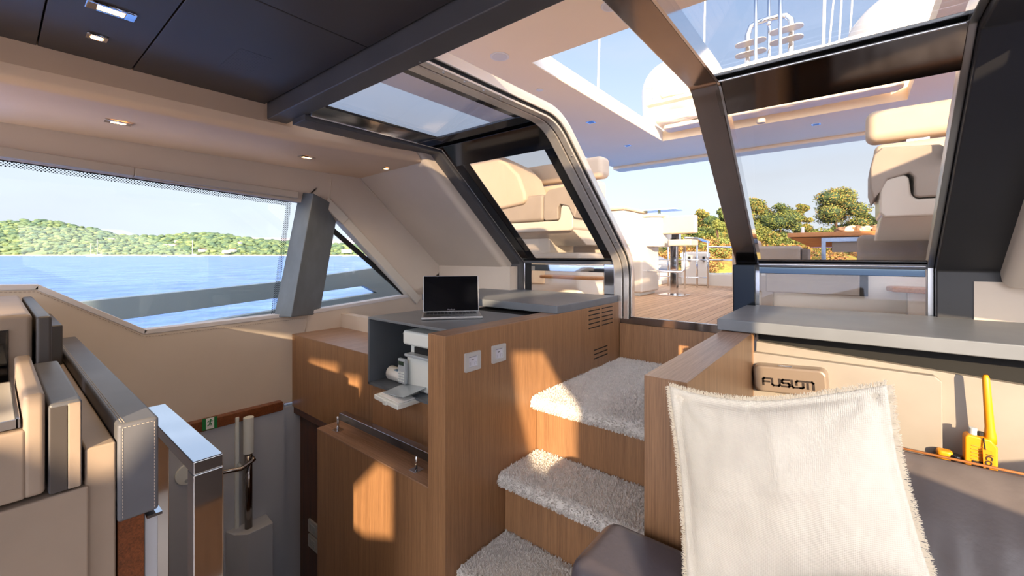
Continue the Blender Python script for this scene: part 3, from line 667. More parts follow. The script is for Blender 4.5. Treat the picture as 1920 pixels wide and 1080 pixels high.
for x in (P(653, 800, 'Z', zl).x, P(797, 876, 'Z', zl).x - .01):
    o = MB().cyl((x, 1.092, (zl + ha.z) / 2 - .005), (0, 0, 1), .006, ha.z - zl - .02, 12).build('post', CHROME, root, smooth=True)
    B(x - .022, x + .022, 1.07, 1.114, zl, zl + .003).build('foot_plate', CHROME, o, bevel=.001)

# ---------------------------------------------------------------- steel gate rail by the stairwell
root = thing('stair_rail', (-1.51, .34, -1.42), 'broad square polished steel hoop rail guarding the stairwell', 'handrail')
gz = -.50
B(-1.80, -1.235, .305, .368, gz - .032, gz).build('top_bar', CHROME, root, bevel=.003)
B(-1.283, -1.235, .305, .368, -1.6, gz - .032).build('leg', CHROME, root, bevel=.003)
B(-1.80, -1.755, .305, .368, -1.6, gz - .032).build('leg', CHROME, root, bevel=.003)

# ---------------------------------------------------------------- stairwell to the lower deck
wx = XH + .035
mb = MB().extr([P(262, 822, 'X', wx), P(533, 757, 'X', wx), P(533, 1400, 'X', wx), P(262, 1400, 'X', wx)], (-.03, 0, 0))
S(mb.build('wall_well', WHITEP))
mb = MB().extr([P(250, 822, 'X', wx + .012), P(531, 753, 'X', wx + .012), P(531, 769, 'X', wx + .012), P(250, 845, 'X', wx + .012)], (-.05, 0, 0))
S(mb.build('trim_15', WOOD_M, bevel=.002))
# exit sign
def sign():
    x = wx + .014; f = lambda px, py: P(px, py, 'X', x)
    a, b, c_, d = f(379, 786), f(407, 780), f(407, 802), f(379, 808)
    r = thing('exit_sign', ((a + d) / 2), 'small green sign with white running figure under the wood lintel of the stairwell', 'sign')
    MB().extr([a, b, c_, d], (.002, 0, 0)).build('plate', GREEN, r)
    a, b, c_, d = f(386, 785), f(401, 781.5), f(401, 802), f(386, 805.5)
    MB().extr([a, b, c_, d], (.0026, 0, 0)).build('panel', WHITE, r)
    st = MB(); org = f(393.5, 793); s = .0022
    def k(p, w=.0042):
        for (y0, z0), (y1, z1) in zip(p[:-1], p[1:]): st.tube([org + Vector((.0032, y0 * s, z0 * s)), org + Vector((.0032, y1 * s, z1 * s))], w / 2, 6)
    st.sphere(org + Vector((.0032, 1.6 * s, 8.2 * s)), .0036, 8, 6)
    k([(1, 6), (-.5, 0)], .007); k([(1, 6), (4, 3.5), (6, 4.5)]); k([(1, 6), (-3, 5.5), (-5, 2.5)]); k([(-.5, 0), (3, -2), (1.5, -6)]); k([(-.5, 0), (-2, -4), (-6, -5.5)])
    st.build('running_figure', GREEN, r)
sign()
# white pole, steel tube, boxed base
px0 = wx + .06; c = P(466, 790, 'X', px0)
r = thing('door_strut', (px0, c.y, P(466, 1000, 'X', px0).z), 'white and steel telescopic post on a grey boxed base against the stairwell wall', 'post')
z1, z2, z3 = P(466, 782, 'X', px0).z, P(466, 849, 'X', px0).z, P(466, 1000, 'X', px0).z
MB().cyl((px0, c.y, (z1 + z2) / 2), (0, 0, 1), .026, z1 - z2, 20).build('sleeve', PLASTIC, r, smooth=False, bevel=.002)
MB().cyl((px0, c.y, (z2 + z3) / 2), (0, 0, 1), .019, z2 - z3, 20).build('tube', mat('dark_steel', '8d8684', .15, metal=1), r, smooth=True)
B(wx, wx + .02, c.y - .05, c.y - .032, z3, z1).build('rail_strip', PLASTIC, r, bevel=.003)
bl = P(443, 985, 'X', wx + .10); br = P(506, 975, 'X', wx + .02)
mb = MB(); y0, y1 = bl.y, P(508, 985, 'X', wx + .09).y; zz = P(470, 995, 'X', wx + .10).z
mb.exZ([(wx, y0 - .02), (wx + .07, y0), (wx + .12, y0 + .05), (wx + .12, y1), (wx, y1 + .01)], -2.3, zz); mb.build('boxed_base', WHITEP, r, bevel=.005)
# grab rail on the well wall, round plate
a = P(352, 889, 'X', wx + .012)
r = thing('grab_rail', (wx, a.y, a.z), 'dark steel curved grab rail with round wall flange in the stairwell', 'grab rail')
MB().cyl((wx + .008, a.y, a.z), (1, 0, 0), .052, .016, 32).build('flange', PLASTIC, r, bevel=.003)
b0 = P(362, 890, 'X', wx + .02); b1 = P(420, 885, 'X', wx + .10); b2 = P(452, 879, 'X', wx + .10); b3 = P(476, 862, 'X', wx + .10); b4 = P(468, 853, 'X', wx + .05); b5 = P(448, 868, 'X', wx + .01)
MB().tube([b0, b0 + (b1 - b0) * .5, b1, b2, b3 - (b3 - b2) * .2, b3, (b3 + b4) / 2 + Vector((.01, 0, 0)), b4], .011, 10).build('bar', mat('dark_steel', '8d8684', .15, metal=1), r, smooth=True)
MB().tube([b2, b5], .008, 8).build('bracket', PLGREY, r, smooth=True)
for dy, dz in ((.012, .03), (-.005, -.03)): MB().cyl((wx + .0175, a.y + dy, a.z + dz), (1, 0, 0), .009, .004, 12).build('screw', PLGREY, r)

# wood post and white side under the big bolster
root = thing('bench_end', (-1.5, .25, -2.3), 'brown wood and white upright panel under the long leather bolster', 'panel')
B(-2.6, -1.215, .168, .212, -2.0, -.56).build('wood_panel', WOOD_M, root, bevel=.002)
B(-2.6, -1.22, .213, .236, -2.0, -.575).build('white_panel', WHITEP, root, bevel=.002)
B(-1.3, -1.20, .214, .240, -.578, -.572).build('metal_lip', CHROME, root)

# ---------------------------------------------------------------- leather seating on the left
def stitched(x0, x1, y0, y1, z0, z1, name, m, parent, bev=.01):
    o = B(x0, x1, y0, y1, z0, z1).build(name, m, parent, bevel=bev, seg=4); return o
def dashes(mb, p, q, step=.007, r=.0006):
    p = Vector(p); q = Vector(q); n = int((q - p).length / step); d = (q - p) / n
    for i in range(n): mb.tube([p + d * (i + .15), p + d * (i + .75)], r, 4)
root = thing('seat_bolster', (-1.9, .2, -.57), 'long slate leather bolster with cream stitching, its end facing the stair rail', 'bench back')
stitched(-2.66, -1.200, .166, .234, -.565, -.358, 'cushion', SLATEL, root, .007)
mb = MB(); x = -1.1995; i = .008
dashes(mb, (x, .166 + i, -.565 + i), (x, .166 + i, -.358 - i)); dashes(mb, (x, .234 - i, -.565 + i), (x, .234 - i, -.358 - i)); dashes(mb, (x, .166 + i, -.358 - i), (x, .234 - i, -.358 - i))
dashes(mb, (-2.6, .166 + i, -.3575), (-1.21, .166 + i, -.3575), .01); dashes(mb, (-2.6, .166 + .012, -.3575), (-1.21, .166 + .012, -.3575), .01)
mb.build('stitching', mat('cream_thread', 'cdbfb0', .8), root)
root = thing('lounge_seat', (-1.9, .06, -1.42), 'taupe leather lounge seat with stepped side arms at the left edge', 'seat')
stitched(-2.66, -1.204, .118, .164, -1.42, -.392, 'seat_base', TAUPE, root, .004)
stitched(-2.60, -1.196, -.50, .123, -1.42, -.465, 'side_panel', TAUPE, root, .004)
o = stitched(-1.69, -1.200, .068, .114, -.463, -.288, 'arm_block', SLATEL, root, .006)
B(-1.202, -1.1965, .070, .093, -.46, -.295).build('dark_strip', BROWNL, o, bevel=.001)  # darker and paler strips side by side on the arm block's end
B(-1.202, -1.1955, .094, .112, -.46, -.292).build('pale_strip', TAUPE, o, bevel=.002)
stitched(-1.69, -1.196, .036, .064, -.455, -.262, 'arm_rest', TAUPE, root, .008)
stitched(-1.69, -1.196, -.5, .040, -.455, -.325, 'arm_body', TAUPE, root, .006)
root = thing('corner_armchair', (-2.1, .03, -.4), 'tall taupe leather backrest against the hull, far left', 'armchair')
stitched(-2.62, -1.75, -.4, .070, -.46, -.162, 'back_cushion', TAUPE, root, .012)
stitched(-2.62, -1.74, .076, .106, -.46, -.170, 'back_shell', BROWNL, root, .008)
B(-1.7505, -1.745, -.05, .028, -.40, -.20).build('dark_screen', SCREEN, root, bevel=.002)
root = thing('seat_shelf', (-2.3, .3, -.42), 'dark leather corner between the seat back and the bolster', 'seat corner')
stitched(-2.66, -2.2, .107, .160, -.45, -.25, 'corner_pad', BROWNL, root, .005)
# tray
root = thing('tray_table', (-1.4, -.05, -.325), 'pale glossy tray set into the seat arm at the left edge', 'tray')
B(-1.60, -1.205, -.4, .028, -.318, -.310).build('tray_top', mat('tray_glass', 'cfcac4', .08, coat=.6), root, bevel=.002)
B(-1.62, -1.200, .028, .033, -.32, -.304).build('rim', CHROME, root); B(-1.205, -1.200, -.4, .03, -.32, -.304).build('rim', CHROME, root)

mb = MB()
for a, b in (((-60, 549), (68, 547)), ((68, 547), (270, 631)), ((272, 632), (576, 596))): dashes(mb, P(*a, 'X', XH + .002), P(*b, 'X', XH + .002), .012, .0009)
S(mb.build('trim_17', mat('brown_thread', '7a6658', .8)))
# ---------------------------------------------------------------- laptop
def laptop():
    bl, br = P(789, 601, 'Z', zt), P(906, 598, 'Z', zt)
    xd = (br - bl); xd.z = 0; W = .335; xd.normalize(); yd = Vector((-xd.y, xd.x, 0)); D = .115 + .10; z = zt
    c = (bl + br) / 2; W = (br - bl).length * .985
    Hs = .215
    r = thing('laptop', (c.x, c.y, z), 'open silver laptop with black screen on the grey counter', 'laptop')
    D = W * .68; mb = MB(); base = [c - xd * W / 2, c + xd * W / 2, c + xd * W / 2 + yd * D, c - xd * W / 2 + yd * D]
    up = Vector((0, 0, 1)); ctr = sum(base, Vector()) / 4
    MB().obox(ctr + up * .007, xd * W / 2, yd * D / 2, up * .006).build('base', BRUSH, r, bevel=.003)
    kb = MB()
    for i in range(14):
        for j in range(5):
            p = ctr + xd * ((i - 6.5) * W * .062) + yd * (D * (.02 + j * .085)) + up * .0135; kb.obox(p, xd * W * .027, yd * D * .034, up * .0008)
    kb.build('keys', mat('key_black', '15151a', .4), r)
    MB().obox(ctr - yd * D * .25 + up * .0132, xd * W * .2, yd * D * .16, up * .0004).build('trackpad', mat('trackpad_metal', '8f9096', .25, metal=.8), r, bevel=.0003)
    hinge = ctr + yd * D / 2 + up * .012; ang = math.radians(16); sd = (up * math.cos(ang) + yd * math.sin(ang)); nd = sd.cross(xd)
    Hs = W * .66
    o = MB().obox(hinge + sd * Hs / 2, xd * W / 2, sd * Hs / 2, nd * .0035).build('lid', BRUSH, r, bevel=.003)
    fr = -1 if nd.y > 0 else 1
    front = nd * (.0038 * (1 if nd.dot(-yd) > 0 else -1))
    MB().obox(hinge + sd * Hs / 2 + front, xd * W * .488, sd * Hs * .485, nd * .0004).build('screen', SCREEN, o, bevel=.0003)
    place_text('lettering', 'MacBook', .010, hinge + sd * .010 + front * 1.2, xd, sd, mat('grey_letter', '8a8a90', .5), o)
laptop()

# ---------------------------------------------------------------- printer and things in the shelf
def printer():
    x0 = P(762, 700, 'Y', 1.20).x; zf = zb + t
    r = thing('printer', ((x0 - 1.262) / 2 - .1, 1.35, zf), 'white multifunction printer with grey keypad in the grey open shelf', 'printer')
    xr = -1.262
    B(x0, xr, 1.20, 1.56, zf, zf + .160).build('body', PLASTIC, r, bevel=.010)
    B(x0 + .012, xr, 1.215, 1.55, zf + .160, zf + .205).build('neck', PLASTIC, r, bevel=.005)
    B(x0 + .05, xr, 1.206, 1.40, zf + .166, zf + .196).build('slot', BLACK, r)
    B(x0 + .02, xr, 1.172, 1.40, zf + .155, zf + .168).build('output_tray', PLGREY, r, bevel=.004)
    B(x0 - .010, xr, 1.185, 1.57, zf + .203, zf + .268).build('scanner_lid', PLASTIC, r, bevel=.012)
    o = MB().obox((x0 + .005, 1.176, zf + .085), (.026, 0, 0), (0, .008, 0), (0, 0, .056)).build('keypad', PLGREY, r, bevel=.003)
    B(x0 - .014, x0 + .022, 1.166, 1.170, zf + .112, zf + .130).build('keypad_display', mat('lcd_green', '2c4036', .3), o)
    kb = MB()
    for i in range(4):
        for j in range(4): kb.obox((x0 - .012 + i * .0115, 1.167, zf + .042 + j * .0125), (.004, 0, 0), (0, .0015, 0), (0, 0, .004))
    kb.build('key', PLASTIC, o, bevel=.0006, seg=1)
    yt = 1.075
    tr = MB().obox((x0 + .055, 1.125, zf - .012), (.085, 0, -.006), (0, .075, 0), (0, 0, .010)).build('paper_tray', PLASTIC, r, bevel=.004)
    MB().obox((x0 + .06, 1.128, zf + .001), (.072, 0, -.005), (0, .066, 0), (0, 0, .002)).build('paper', WHITE, tr)
    MB().obox((x0 + .065, 1.14, zf + .018), (.078, 0, .006), (0, .060, .006), (0, 0, .0015)).build('tray_cover', mat('smoke_plastic', 'a9b4bc', .15), tr, bevel=.001)
    B(x0 + .04, x0 + .065, 1.045, 1.055, zf - .024, zf - .004).build('tray_tab', PLASTIC, tr, bevel=.003)
    rl = thing('paper_roll', (x0 - .12, 1.3, zf), 'curled white paper roll lying left of the printer', 'paper roll')
    mb = MB(); n = 24; pts = [(x0 - .16 + .012 * math.sin(i * 1.3), 1.235 + .032 * math.cos(i * 2 * math.pi / n * .82), zf + .036 + .034 * math.sin(i * 2 * math.pi / n * .82)) for i in range(n)]
    for x_, k in ((x0 - .165, 0), (x0 - .01, 1)):
        for p in pts: mb.v.append((x_, p[1], p[2] - (.012 * k if p[2] > zf + .03 else 0)))
    for i in range(n - 1): mb.f.append((i, i + 1, n + i + 1, n + i)); mb.mi.append(0)
    o = mb.build('sheet', mat('paper_white', 'e8e8e6', .7), rl, smooth=True); sm = o.modifiers.new('th', 'SOLIDIFY'); sm.thickness = .004
    B(x0 - .11, x0 - .02, 1.21, 1.25, zf + .060, zf + .064).build('blue_label', mat('blue_label', '6d8ca6', .5), rl)
    ss = MB(); ff = zf + .268
    pk = [(x0 - .10, 1.25, ff - .035), (x0 - .06, 1.25, ff - .045), (x0 - .02, 1.25, ff - .085), (x0 + .02, 1.25, ff - .10)]
    for p in pk: ss.v += [p, (p[0], p[1] + .18, p[2])]
    for i in range(3): ss.f.append((2 * i, 2 * i + 1, 2 * i + 3, 2 * i + 2)); ss.mi.append(0)
    o = ss.build('plastic_sheet', mat('grey_sheet', '7d878e', .2), smooth=True); o.modifiers.new('th', 'SOLIDIFY').thickness = .0015
    tag(o, 'grey curled plastic sheet sticking out beside the printer lid', 'sheet')
    b = thing('document_folder', (x0, 1.45, ff), 'blue folder under dark papers on top of the printer', 'folder')
    B(x0 - .045, x0 + .2, 1.36, 1.54, ff + .001, ff + .018).build('cover', BLUE, b, bevel=.002)
    MB().obox((x0 + .08, 1.40, ff + .023), (.10, 0, .003), (0, .10, 0), (0, 0, .003)).build('papers', mat('dark_papers', '3a3c40', .4), b)
printer()

# ---------------------------------------------------------------- recessed lamps
def lamp(px, py, z, L, W, label, glow=1, power=5, along=Vector((0, 1, 0)), rnd=False):
    c = P(px, py, 'Z', z); a = along.normalized(); b = Vector((-a.y, a.x, 0)); up = Vector((0, 0, 1))
    r = thing('ceiling_lamp', (c.x, c.y, z - .004), label, 'ceiling light', 'recessed lights over the saloon')
    fr = MB()
    for s in (-1, 1):
        fr.obox(c + a * s * (L / 2 - L * .11), a * L * .11, b * W / 2, up * .003); fr.obox(c + b * s * (W / 2 - W * .1), a * L * .28, b * W * .1, up * .003)
    fr.build('frame', CHROME, r, bevel=.001, seg=1)
    if rnd: MB().cyl(c - up * .001, (0, 0, 1), W * .40, .004, 20).build('bulb', LAMPGLOW, r)
    else: MB().obox(c - up * .0005, a * L * .27, b * W * .38, up * .002).build('bulb', LAMPGLOW, r)
    ld = bpy.data.lights.new('lamp_light', 'SPOT'); ld.energy = power; ld.color = (1, .72, .42); ld.spot_size = math.radians(120); ld.spot_blend = .6; ld.shadow_soft_size = .03
    lo = bpy.data.objects.new('lamp_light', ld); COL.objects.link(lo); lo.parent = r; lo.location = (0, 0, -.02)
lamp(209, 20, .697, .105, .05, 'large chrome rectangular lamp lit in the dark ceiling')
lamp(182, 70, .697, .05, .042, 'small chrome lamp with round bulb, nearest the large ceiling lamp', rnd=True, power=3)
lamp(222, 230, .549, .085, .04, 'rectangular lit lamp in the middle of the cream soffit', power=4)
lamp(575, 295, .549, .085, .04, 'rectangular lit lamp in the aft part of the cream soffit', power=4)
lamp(724, 316, .545, .045, .035, 'smallest lit lamp at the aft end of the cream soffit', power=2)

# ---------------------------------------------------------------- sofa and cushion
root = thing('sofa', (.3, 1.2, ZF), 'dark grey leather sofa with tan piping, right of the fringed cushion', 'sofa')
LEATHER = mat('sofa_leather', '645c5a', .34, var=.12, scale=(9, 9, 9), bump=.35, bscale=(26, 26, 26), bdet=6, bdist=.006, spec=.6)
def backrest():
    prof = [(1.62, -.545), (1.585, -.540), (1.54, -.556), (1.46, -.60), (1.37, -.66), (1.29, -.74), (1.24, -.84), (1.22, -.95), (1.62, -.95)]
    n = len(prof); mb = MB(); N_ = 60; xs = [-.10 + 1.12 * i / N_ for i in range(N_ + 1)]
    rnd = random.Random(3)
    for x in xs:
        for k, (y, z) in enumerate(prof):
            w = 0
            if 1 < k < 8: w = .007 * noise.noise(Vector((x * 9, k * .5, 1))) + .004 * noise.noise(Vector((x * 30, k * .8, 5)))
            mb.v.append((x, y - w, z + w))
    for i in range(N_):
        for k in range(n): q = (k + 1) % n; mb.f.append((i * n + k, i * n + q, (i + 1) * n + q, (i + 1) * n + k)); mb.mi.append(0)
    mb.f += [tuple(range(n)), tuple(N_ * n + k for k in range(n))]; mb.mi += [0, 0]
    o = mb.build('backrest', LEATHER, root, sub=2)
    MB().tube([(-.10, 1.60, -.540), (1.02, 1.60, -.540)], .0035, 8).build('piping', mat('tan_piping', 'a0683c', .5), root, smooth=True)
backrest()
B(-.29, 1.02, .30, 1.30, -1.1, -.79).build('seat_cushion', LEATHER, root, bevel=.04, seg=6)
B(-.50, -.10, .80, 1.02, -1.1, -.675).build('arm_cushion', mat('sofa_arm_leather', '4e4a52', .36, bump=.1, bscale=(60, 60, 60)), root, bevel=.045, seg=6)
B(-.29, 1.02, .35, 1.6, ZF, -1.08).build('plinth', WOOD, root)

def cushion():
    c = ray(1490, 900) * .82                               # centre
    nrm = (Vector((0, 0, 0)) - Vector((c.x, c.y, 0))).normalized()
    right = Vector((-nrm.y, nrm.x, 0)); nn_ = (nrm + Vector((0, 0, .28))).normalized(); up = nn_.cross(right) * 1
    if up.z < 0: up = -up
    # traced outline corners in the photograph, at the cushion's own depth
    TL, TR, BL, BR = (1255, 724), (1662, 722), (1290, 1130), (1752, 1105)
    def hit(px, py):
        d = ray(px, py); return d * (c.dot(nn_) / d.dot(nn_))
    tl, tr, bl, br = (hit(*p) for p in (TL, TR, BL, BR))
    r = thing('scatter_cushion', (c.x, c.y, min(bl.z, br.z)), 'large cream linen scatter cushion with frayed fringe on the sofa', 'cushion')
    N_ = 64; G = {}
    def base(u, v):
        p = (tl * (1 - u) + tr * u) * (1 - v) + (bl * (1 - u) + br * u) * v
        # edges sag inward between the corners
        e = .030
        p = p + up * (-e * math.sin(math.pi * u) * (1 - v) ** 2 * (1.25 - .5 * u)) + up * (e * .5 * math.sin(math.pi * u) * v ** 2)
        p = p + right * (e * .3 * math.sin(math.pi * v) * ((1 - u) ** 3 - u ** 3))
        return p
    def thick(u, v):
        fl = .045
        a = min(1, max(0, (min(u, 1 - u) - fl) / .5)) ; b = min(1, max(0, (min(v, 1 - v) - fl) / .5))
        return .075 * (a * b * 1.0) ** .42 if a * b > 0 else 0
    mb = MB(); wave = lambda u, v: .006 * noise.noise(Vector((u * 5, v * 5, 2))) + .0025 * noise.noise(Vector((u * 16, v * 5, 4)))
    for side in (1, -1):
        for j in range(N_ + 1):
            for i in range(N_ + 1):
                u, v = i / N_, j / N_; th = thick(u, v)
                crease = 0
                if side == 1 and th > 0:
                    for (cu, cv, du, dv, amp) in ((.04, .04, .30, .12, .007), (.04, .05, .16, .22, .006), (.42, .05, .10, .16, .008), (.05, .5, .3, .02, .004), (.05, .58, .2, .05, .003), (.96, .05, -.12, .25, .005), (.96, .05, -.25, .14, .004)):
                        L2 = du * du + dv * dv; s = max(0, min(1, ((u - cu) * du + (v - cv) * dv) / L2)); dx = u - cu - du * s; dy = v - cv - dv * s
                        crease -= amp * math.exp(-(dx * dx + dy * dy) / .00035) * (1 - s * .8)
                hem = .003 * math.sin(math.pi * min(1, min(u, 1 - u, v, 1 - v) / .04)) if min(u, 1 - u, v, 1 - v) < .04 else 0
                ed = .006 * noise.noise(Vector((u * 4 + 7, v * 4, 0)))
                p = base(u, v) + nn_ * (side * (th + .0015 + hem) + crease + (wave(u, v) if th > 0 else 0) * side + ed)
                mb.v.append(tuple(p))
    M1 = (N_ + 1) ** 2
    for s in (0, 1):
        for j in range(N_):
            for i in range(N_):
                a = s * M1 + j * (N_ + 1) + i; q = (a, a + 1, a + N_ + 2, a + N_ + 1); mb.f.append(q if s == 0 else q[::-1]); mb.mi.append(0)
    rim = [(i, 0) for i in range(N_)] + [(N_, j) for j in range(N_)] + [(i, N_) for i in range(N_, 0, -1)] + [(0, j) for j in range(N_, 0, -1)]
    for k in range(len(rim)):
        a = rim[k]; b = rim[(k + 1) % len(rim)]; ia = a[1] * (N_ + 1) + a[0]; ib = b[1] * (N_ + 1) + b[0]; mb.f.append((ia, M1 + ia, M1 + ib, ib)); mb.mi.append(0)
    LIN = mat('cream_linen', 'f3e9d6', .9, var=.04, scale=(30, 30, 30), sheen=.2)
    nt = LIN.node_tree; N = nt.nodes; L = nt.links
    g = N.new('ShaderNodeNewGeometry'); vt = N.new('ShaderNodeVectorRotate'); vt.rotation_type = 'Z_AXIS'; vt.inputs['Angle'].default_value = -math.atan2(right.y, right.x); L.new(g.outputs['Position'], vt.inputs['Vector'])
    sp = N.new('ShaderNodeSeparateXYZ'); L.new(vt.outputs[0], sp.inputs[0]); hs = []
    for ax, f in (('X', 2 * math.pi / .0030), ('Z', 2 * math.pi / .0030)):
        m1 = N.new('ShaderNodeMath'); m1.operation = 'MULTIPLY'; m1.inputs[1].default_value = f; L.new(sp.outputs[ax], m1.inputs[0]); m2 = N.new('ShaderNodeMath'); m2.operation = 'SINE'; L.new(m1.outputs[0], m2.inputs[0]); hs.append(m2)
    ad = N.new('ShaderNodeMath'); ad.operation = 'ADD'; L.new(hs[0].outputs[0], ad.inputs[0]); L.new(hs[1].outputs[0], ad.inputs[1])
    bp = N.new('ShaderNodeBump'); bp.inputs['Strength'].default_value = .35; bp.inputs['Distance'].default_value = .0008; L.new(ad.outputs[0], bp.inputs['Height']); L.new(bp.outputs[0], N['Principled BSDF'].inputs['Normal'])
    mb.build('cover', LIN, r, smooth=True)
    # piped seam just inside the flange, then the frayed edge
    rnd = random.Random(11); fb = MB()
    def edgept(k): # k in 0..4
        s, f = int(k) % 4, k - int(k); return ((f, 0), (1, f), (1 - f, 1), (0, 1 - f))[s]
    K = 3000
    for q_ in range(K):
        k = 4 * q_ / K + rnd.uniform(0, .001); u, v = edgept(k); p = base(u, v) + nn_ * (.006 * noise.noise(Vector((u * 4 + 7, v * 4, 0))))
        outn = ((up), (right), (-up), (-right))[int(k) % 4]; along = ((right), (-up), (-right), (up))[int(k) % 4]
        ln_ = rnd.uniform(.006, .011) * (1.15 if int(k) % 4 == 1 else 1); d = (outn + along * rnd.gauss(0, .25) + nn_ * rnd.gauss(0, .22)).normalized(); w = along * rnd.uniform(.0004, .0007)
        m_ = p + d * ln_ * .5 + nn_ * rnd.gauss(0, .001); e = p + d * ln_ + along * rnd.gauss(0, .0015)
        p = p - outn * .003
        fb.add([p - w, p + w, m_ + w, m_ - w, e + w * .6, e - w * .6], [(0, 1, 2, 3), (3, 2, 4, 5)])
    o = fb.build('fringe', mat('cream_threads', 'efe2ca', .9), r); o['kind'] = 'stuff'
cushion()

# ---------------------------------------------------------------- handheld radio and small things behind the sofa
def radio():
    y = 1.86; t0 = P(1848, 703, 'Y', y); a1 = P(1857, 818, 'Y', y); b0 = P(1806, 812, 'Y', y); b1 = P(1868, 815, 'Y', y); bot = P(1838, 905, 'Y', y - .03)
    r = thing('handheld_radio', (b0.x * .5 + b1.x * .5, y, bot.z), 'yellow handheld marine radio with tall antenna, upright behind the sofa', 'radio')
    w = b1.x - b0.x; cx = (b0.x + b1.x) / 2; tilt = .0
    zt_, zb_ = b0.z, bot.z
    body = MB().exY([(cx - w / 2, zb_), (cx + w / 2, zb_), (cx + w / 2, zt_ - .02), (cx + w / 2 - .014, zt_), (cx - w / 2 + .006, zt_ + .004), (cx - w / 2, zt_ - .004)], y - .022, y + .018).build('body', YEL, r, bevel=.005)
    MB().tube([a1 + Vector((0, 0, -.02)), a1, a1 + (t0 - a1) * .15, t0 + (a1 - t0) * .5, t0 + (a1 - t0) * .06, t0], [.0135, .0130, .0105, .0095, .0082, .005], 14).build('antenna', YEL, r, smooth=True)
    MB().cyl((cx - w * .20, y, zt_ + .012), (0, 0, 1), .009, .02, 14).build('knob', PLGREY, r, bevel=.001)
    MB().cyl((cx + w * .02, y, zt_ + .008), (0, 0, 1), .008, .010, 12).build('knob', BLACK, r)
    MB().obox((cx - w * .02, y - .0225, zb_ + .035), (w * .26, 0, 0), (0, .001, 0), (0, 0, .024)).build('display', BLACK, r)
    mb = MB()
    for i in range(5): mb.tube([(cx - w * .30, y - .0225, zt_ - .025 - i * .010), (cx + w * .18, y - .0225, zt_ - .027 - i * .010)], .0013, 5)
    mb.build('speaker_ribs', mat('dark_yellow', 'b8780c', .5), r)
    MB().tube([(cx + w * .06, y - .024, zt_ + .004), (cx + w * .10, y - .03, zt_ - .03), (cx + w * .28, y - .028, zt_ - .045)], .0018, 6).build('strap', BLACK, r, smooth=True)
    tg = MB().exY([(cx + w * .02, zt_ - .028), (cx + w * .30, zt_ - .030), (cx + w * .36, zt_ - .07), (cx + w * .20, zt_ - .12), (cx + w * .05, zt_ - .09)], y - .032, y - .029).build('name_tag', mat('orange_tag', 'e8870f', .45), r)
    place_text('lettering', 'ICOM', .019, (cx + w * .19, y - .0335, zt_ - .063), (-.1, 0, -1), (1, 0, -.1), INK, tg, bold=True)
    # neighbours
    p = P(1772, 862, 'Y', 1.85); r2 = thing('flare_case', (p.x, 1.86, p.z - .05), 'yellow capped case left of the radio behind the sofa', 'case')
    MB().exZ([(p.x + a, 1.865 + b) for a, b in rrect(.038, .034, .012, 4)], p.z - .05, p.z + .006).build('case_body', YEL, r2, bevel=.002)
    MB().exZ([(p.x + a, 1.865 + b) for a, b in rrect(.037, .033, .012, 4)], p.z + .008, p.z + .026).build('cap', YEL, r2, bevel=.006)
    p = P(1790, 866, 'Y', 1.85); r3 = thing('torch', (p.x + .004, 1.86, p.z - .05), 'black capped torch between the yellow case and the radio', 'torch')
    MB().cyl((p.x + .004, 1.86, p.z - .022), (0, 0, 1), .017, .05, 20).build('torch_body', BLACK, r3); MB().cyl((p.x + .004, 1.86, p.z + .006), (0, 0, 1), .018, .004, 20).build('ring', BRUSH, r3)
    MB().cyl((p.x + .004, 1.86, p.z + .014), (0, 0, 1), .017, .012, 20).build('cap', BLKGLOSS, r3, bevel=.005)
radio()
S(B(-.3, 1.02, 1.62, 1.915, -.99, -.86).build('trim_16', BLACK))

# ---------------------------------------------------------------- the rest of the saloon, around and behind the camera
from mathutils.geometry import tessellate_polygon
def wall_with_openings(name, outer, holes, x, th, m):
    loops = [[Vector((x, a, b)) for a, b in l] for l in [outer] + holes]; flat = [v for l in loops for v in l]; tris = tessellate_polygon(loops)
    n = len(flat); mb = MB(); mb.v = [tuple(v) for v in flat] + [tuple(v + Vector((th, 0, 0))) for v in flat]
    for t_ in tris: mb.f.append(tuple(t_)); mb.f.append(tuple(i + n for i in reversed(t_))); mb.mi += [0, 0]
    k = 0
    for l in loops:
        for i in range(len(l)): j = (i + 1) % len(l); mb.f.append((k + i, k + j, n + k + j, n + k + i)); mb.mi.append(0)
        k += len(l)
    return S(mb.build(name, m))
wall_with_openings('wall_right_sun_mask', [(-5.2, -1.45), (2.5, -1.45), (2.5, .82), (-1.7, .82), (-1.7, 1.35), (-3.6, 1.35), (-3.7, 2.6), (-5.2, 2.6)], [  # unseen mask: holes shaped for the sun patches, raised end blocks sun
    [(.20, -.10), (.16, .30), (.95, .29), (1.78, -.04), (1.78, -.34), (.66, -.34)],
    [(-1.32, .49), (-1.08, .45), (-.86, .18), (-.86, -.12), (-1.18, -.02), (-1.28, .25)],
    [(-2.60, .06), (-2.24, .20), (-2.10, .16), (-2.10, -.12), (-2.36, -.11), (-2.60, -.02)],
    [(-3.34, .79), (-3.21, .84), (-2.80, .73), (-2.84, .68), (-2.96, .65), (-3.20, .70)],
    [(-3.15, .72), (-3.15, .61), (-2.87, .61), (-2.77, .585), (-2.68, .49), (-2.63, .465), (-2.545, .57), (-2.54, .615), (-2.72, .66)],
    [(-4.35, 1.26), (-4.35, 1.20), (-3.50, .93), (-3.50, 1.04)]], 1.03, .015, CREAM)
S(B(-1.25, 1.05, -5.2, 1.2, ZF - .05, ZF).build('floor', mat('saloon_carpet', 'd8d2ca', .95)))
S(B(-2.75, -1.25, .1, 2.5, -2.36, -2.30).build('floor_lower', mat('lower_floor', '6a4a32', .4)))
S(B(-2.75, -1.25, -5.2, .1, ZF - .05, ZF).build('floor_port', mat('saloon_carpet', 'd8d2ca', .95)))
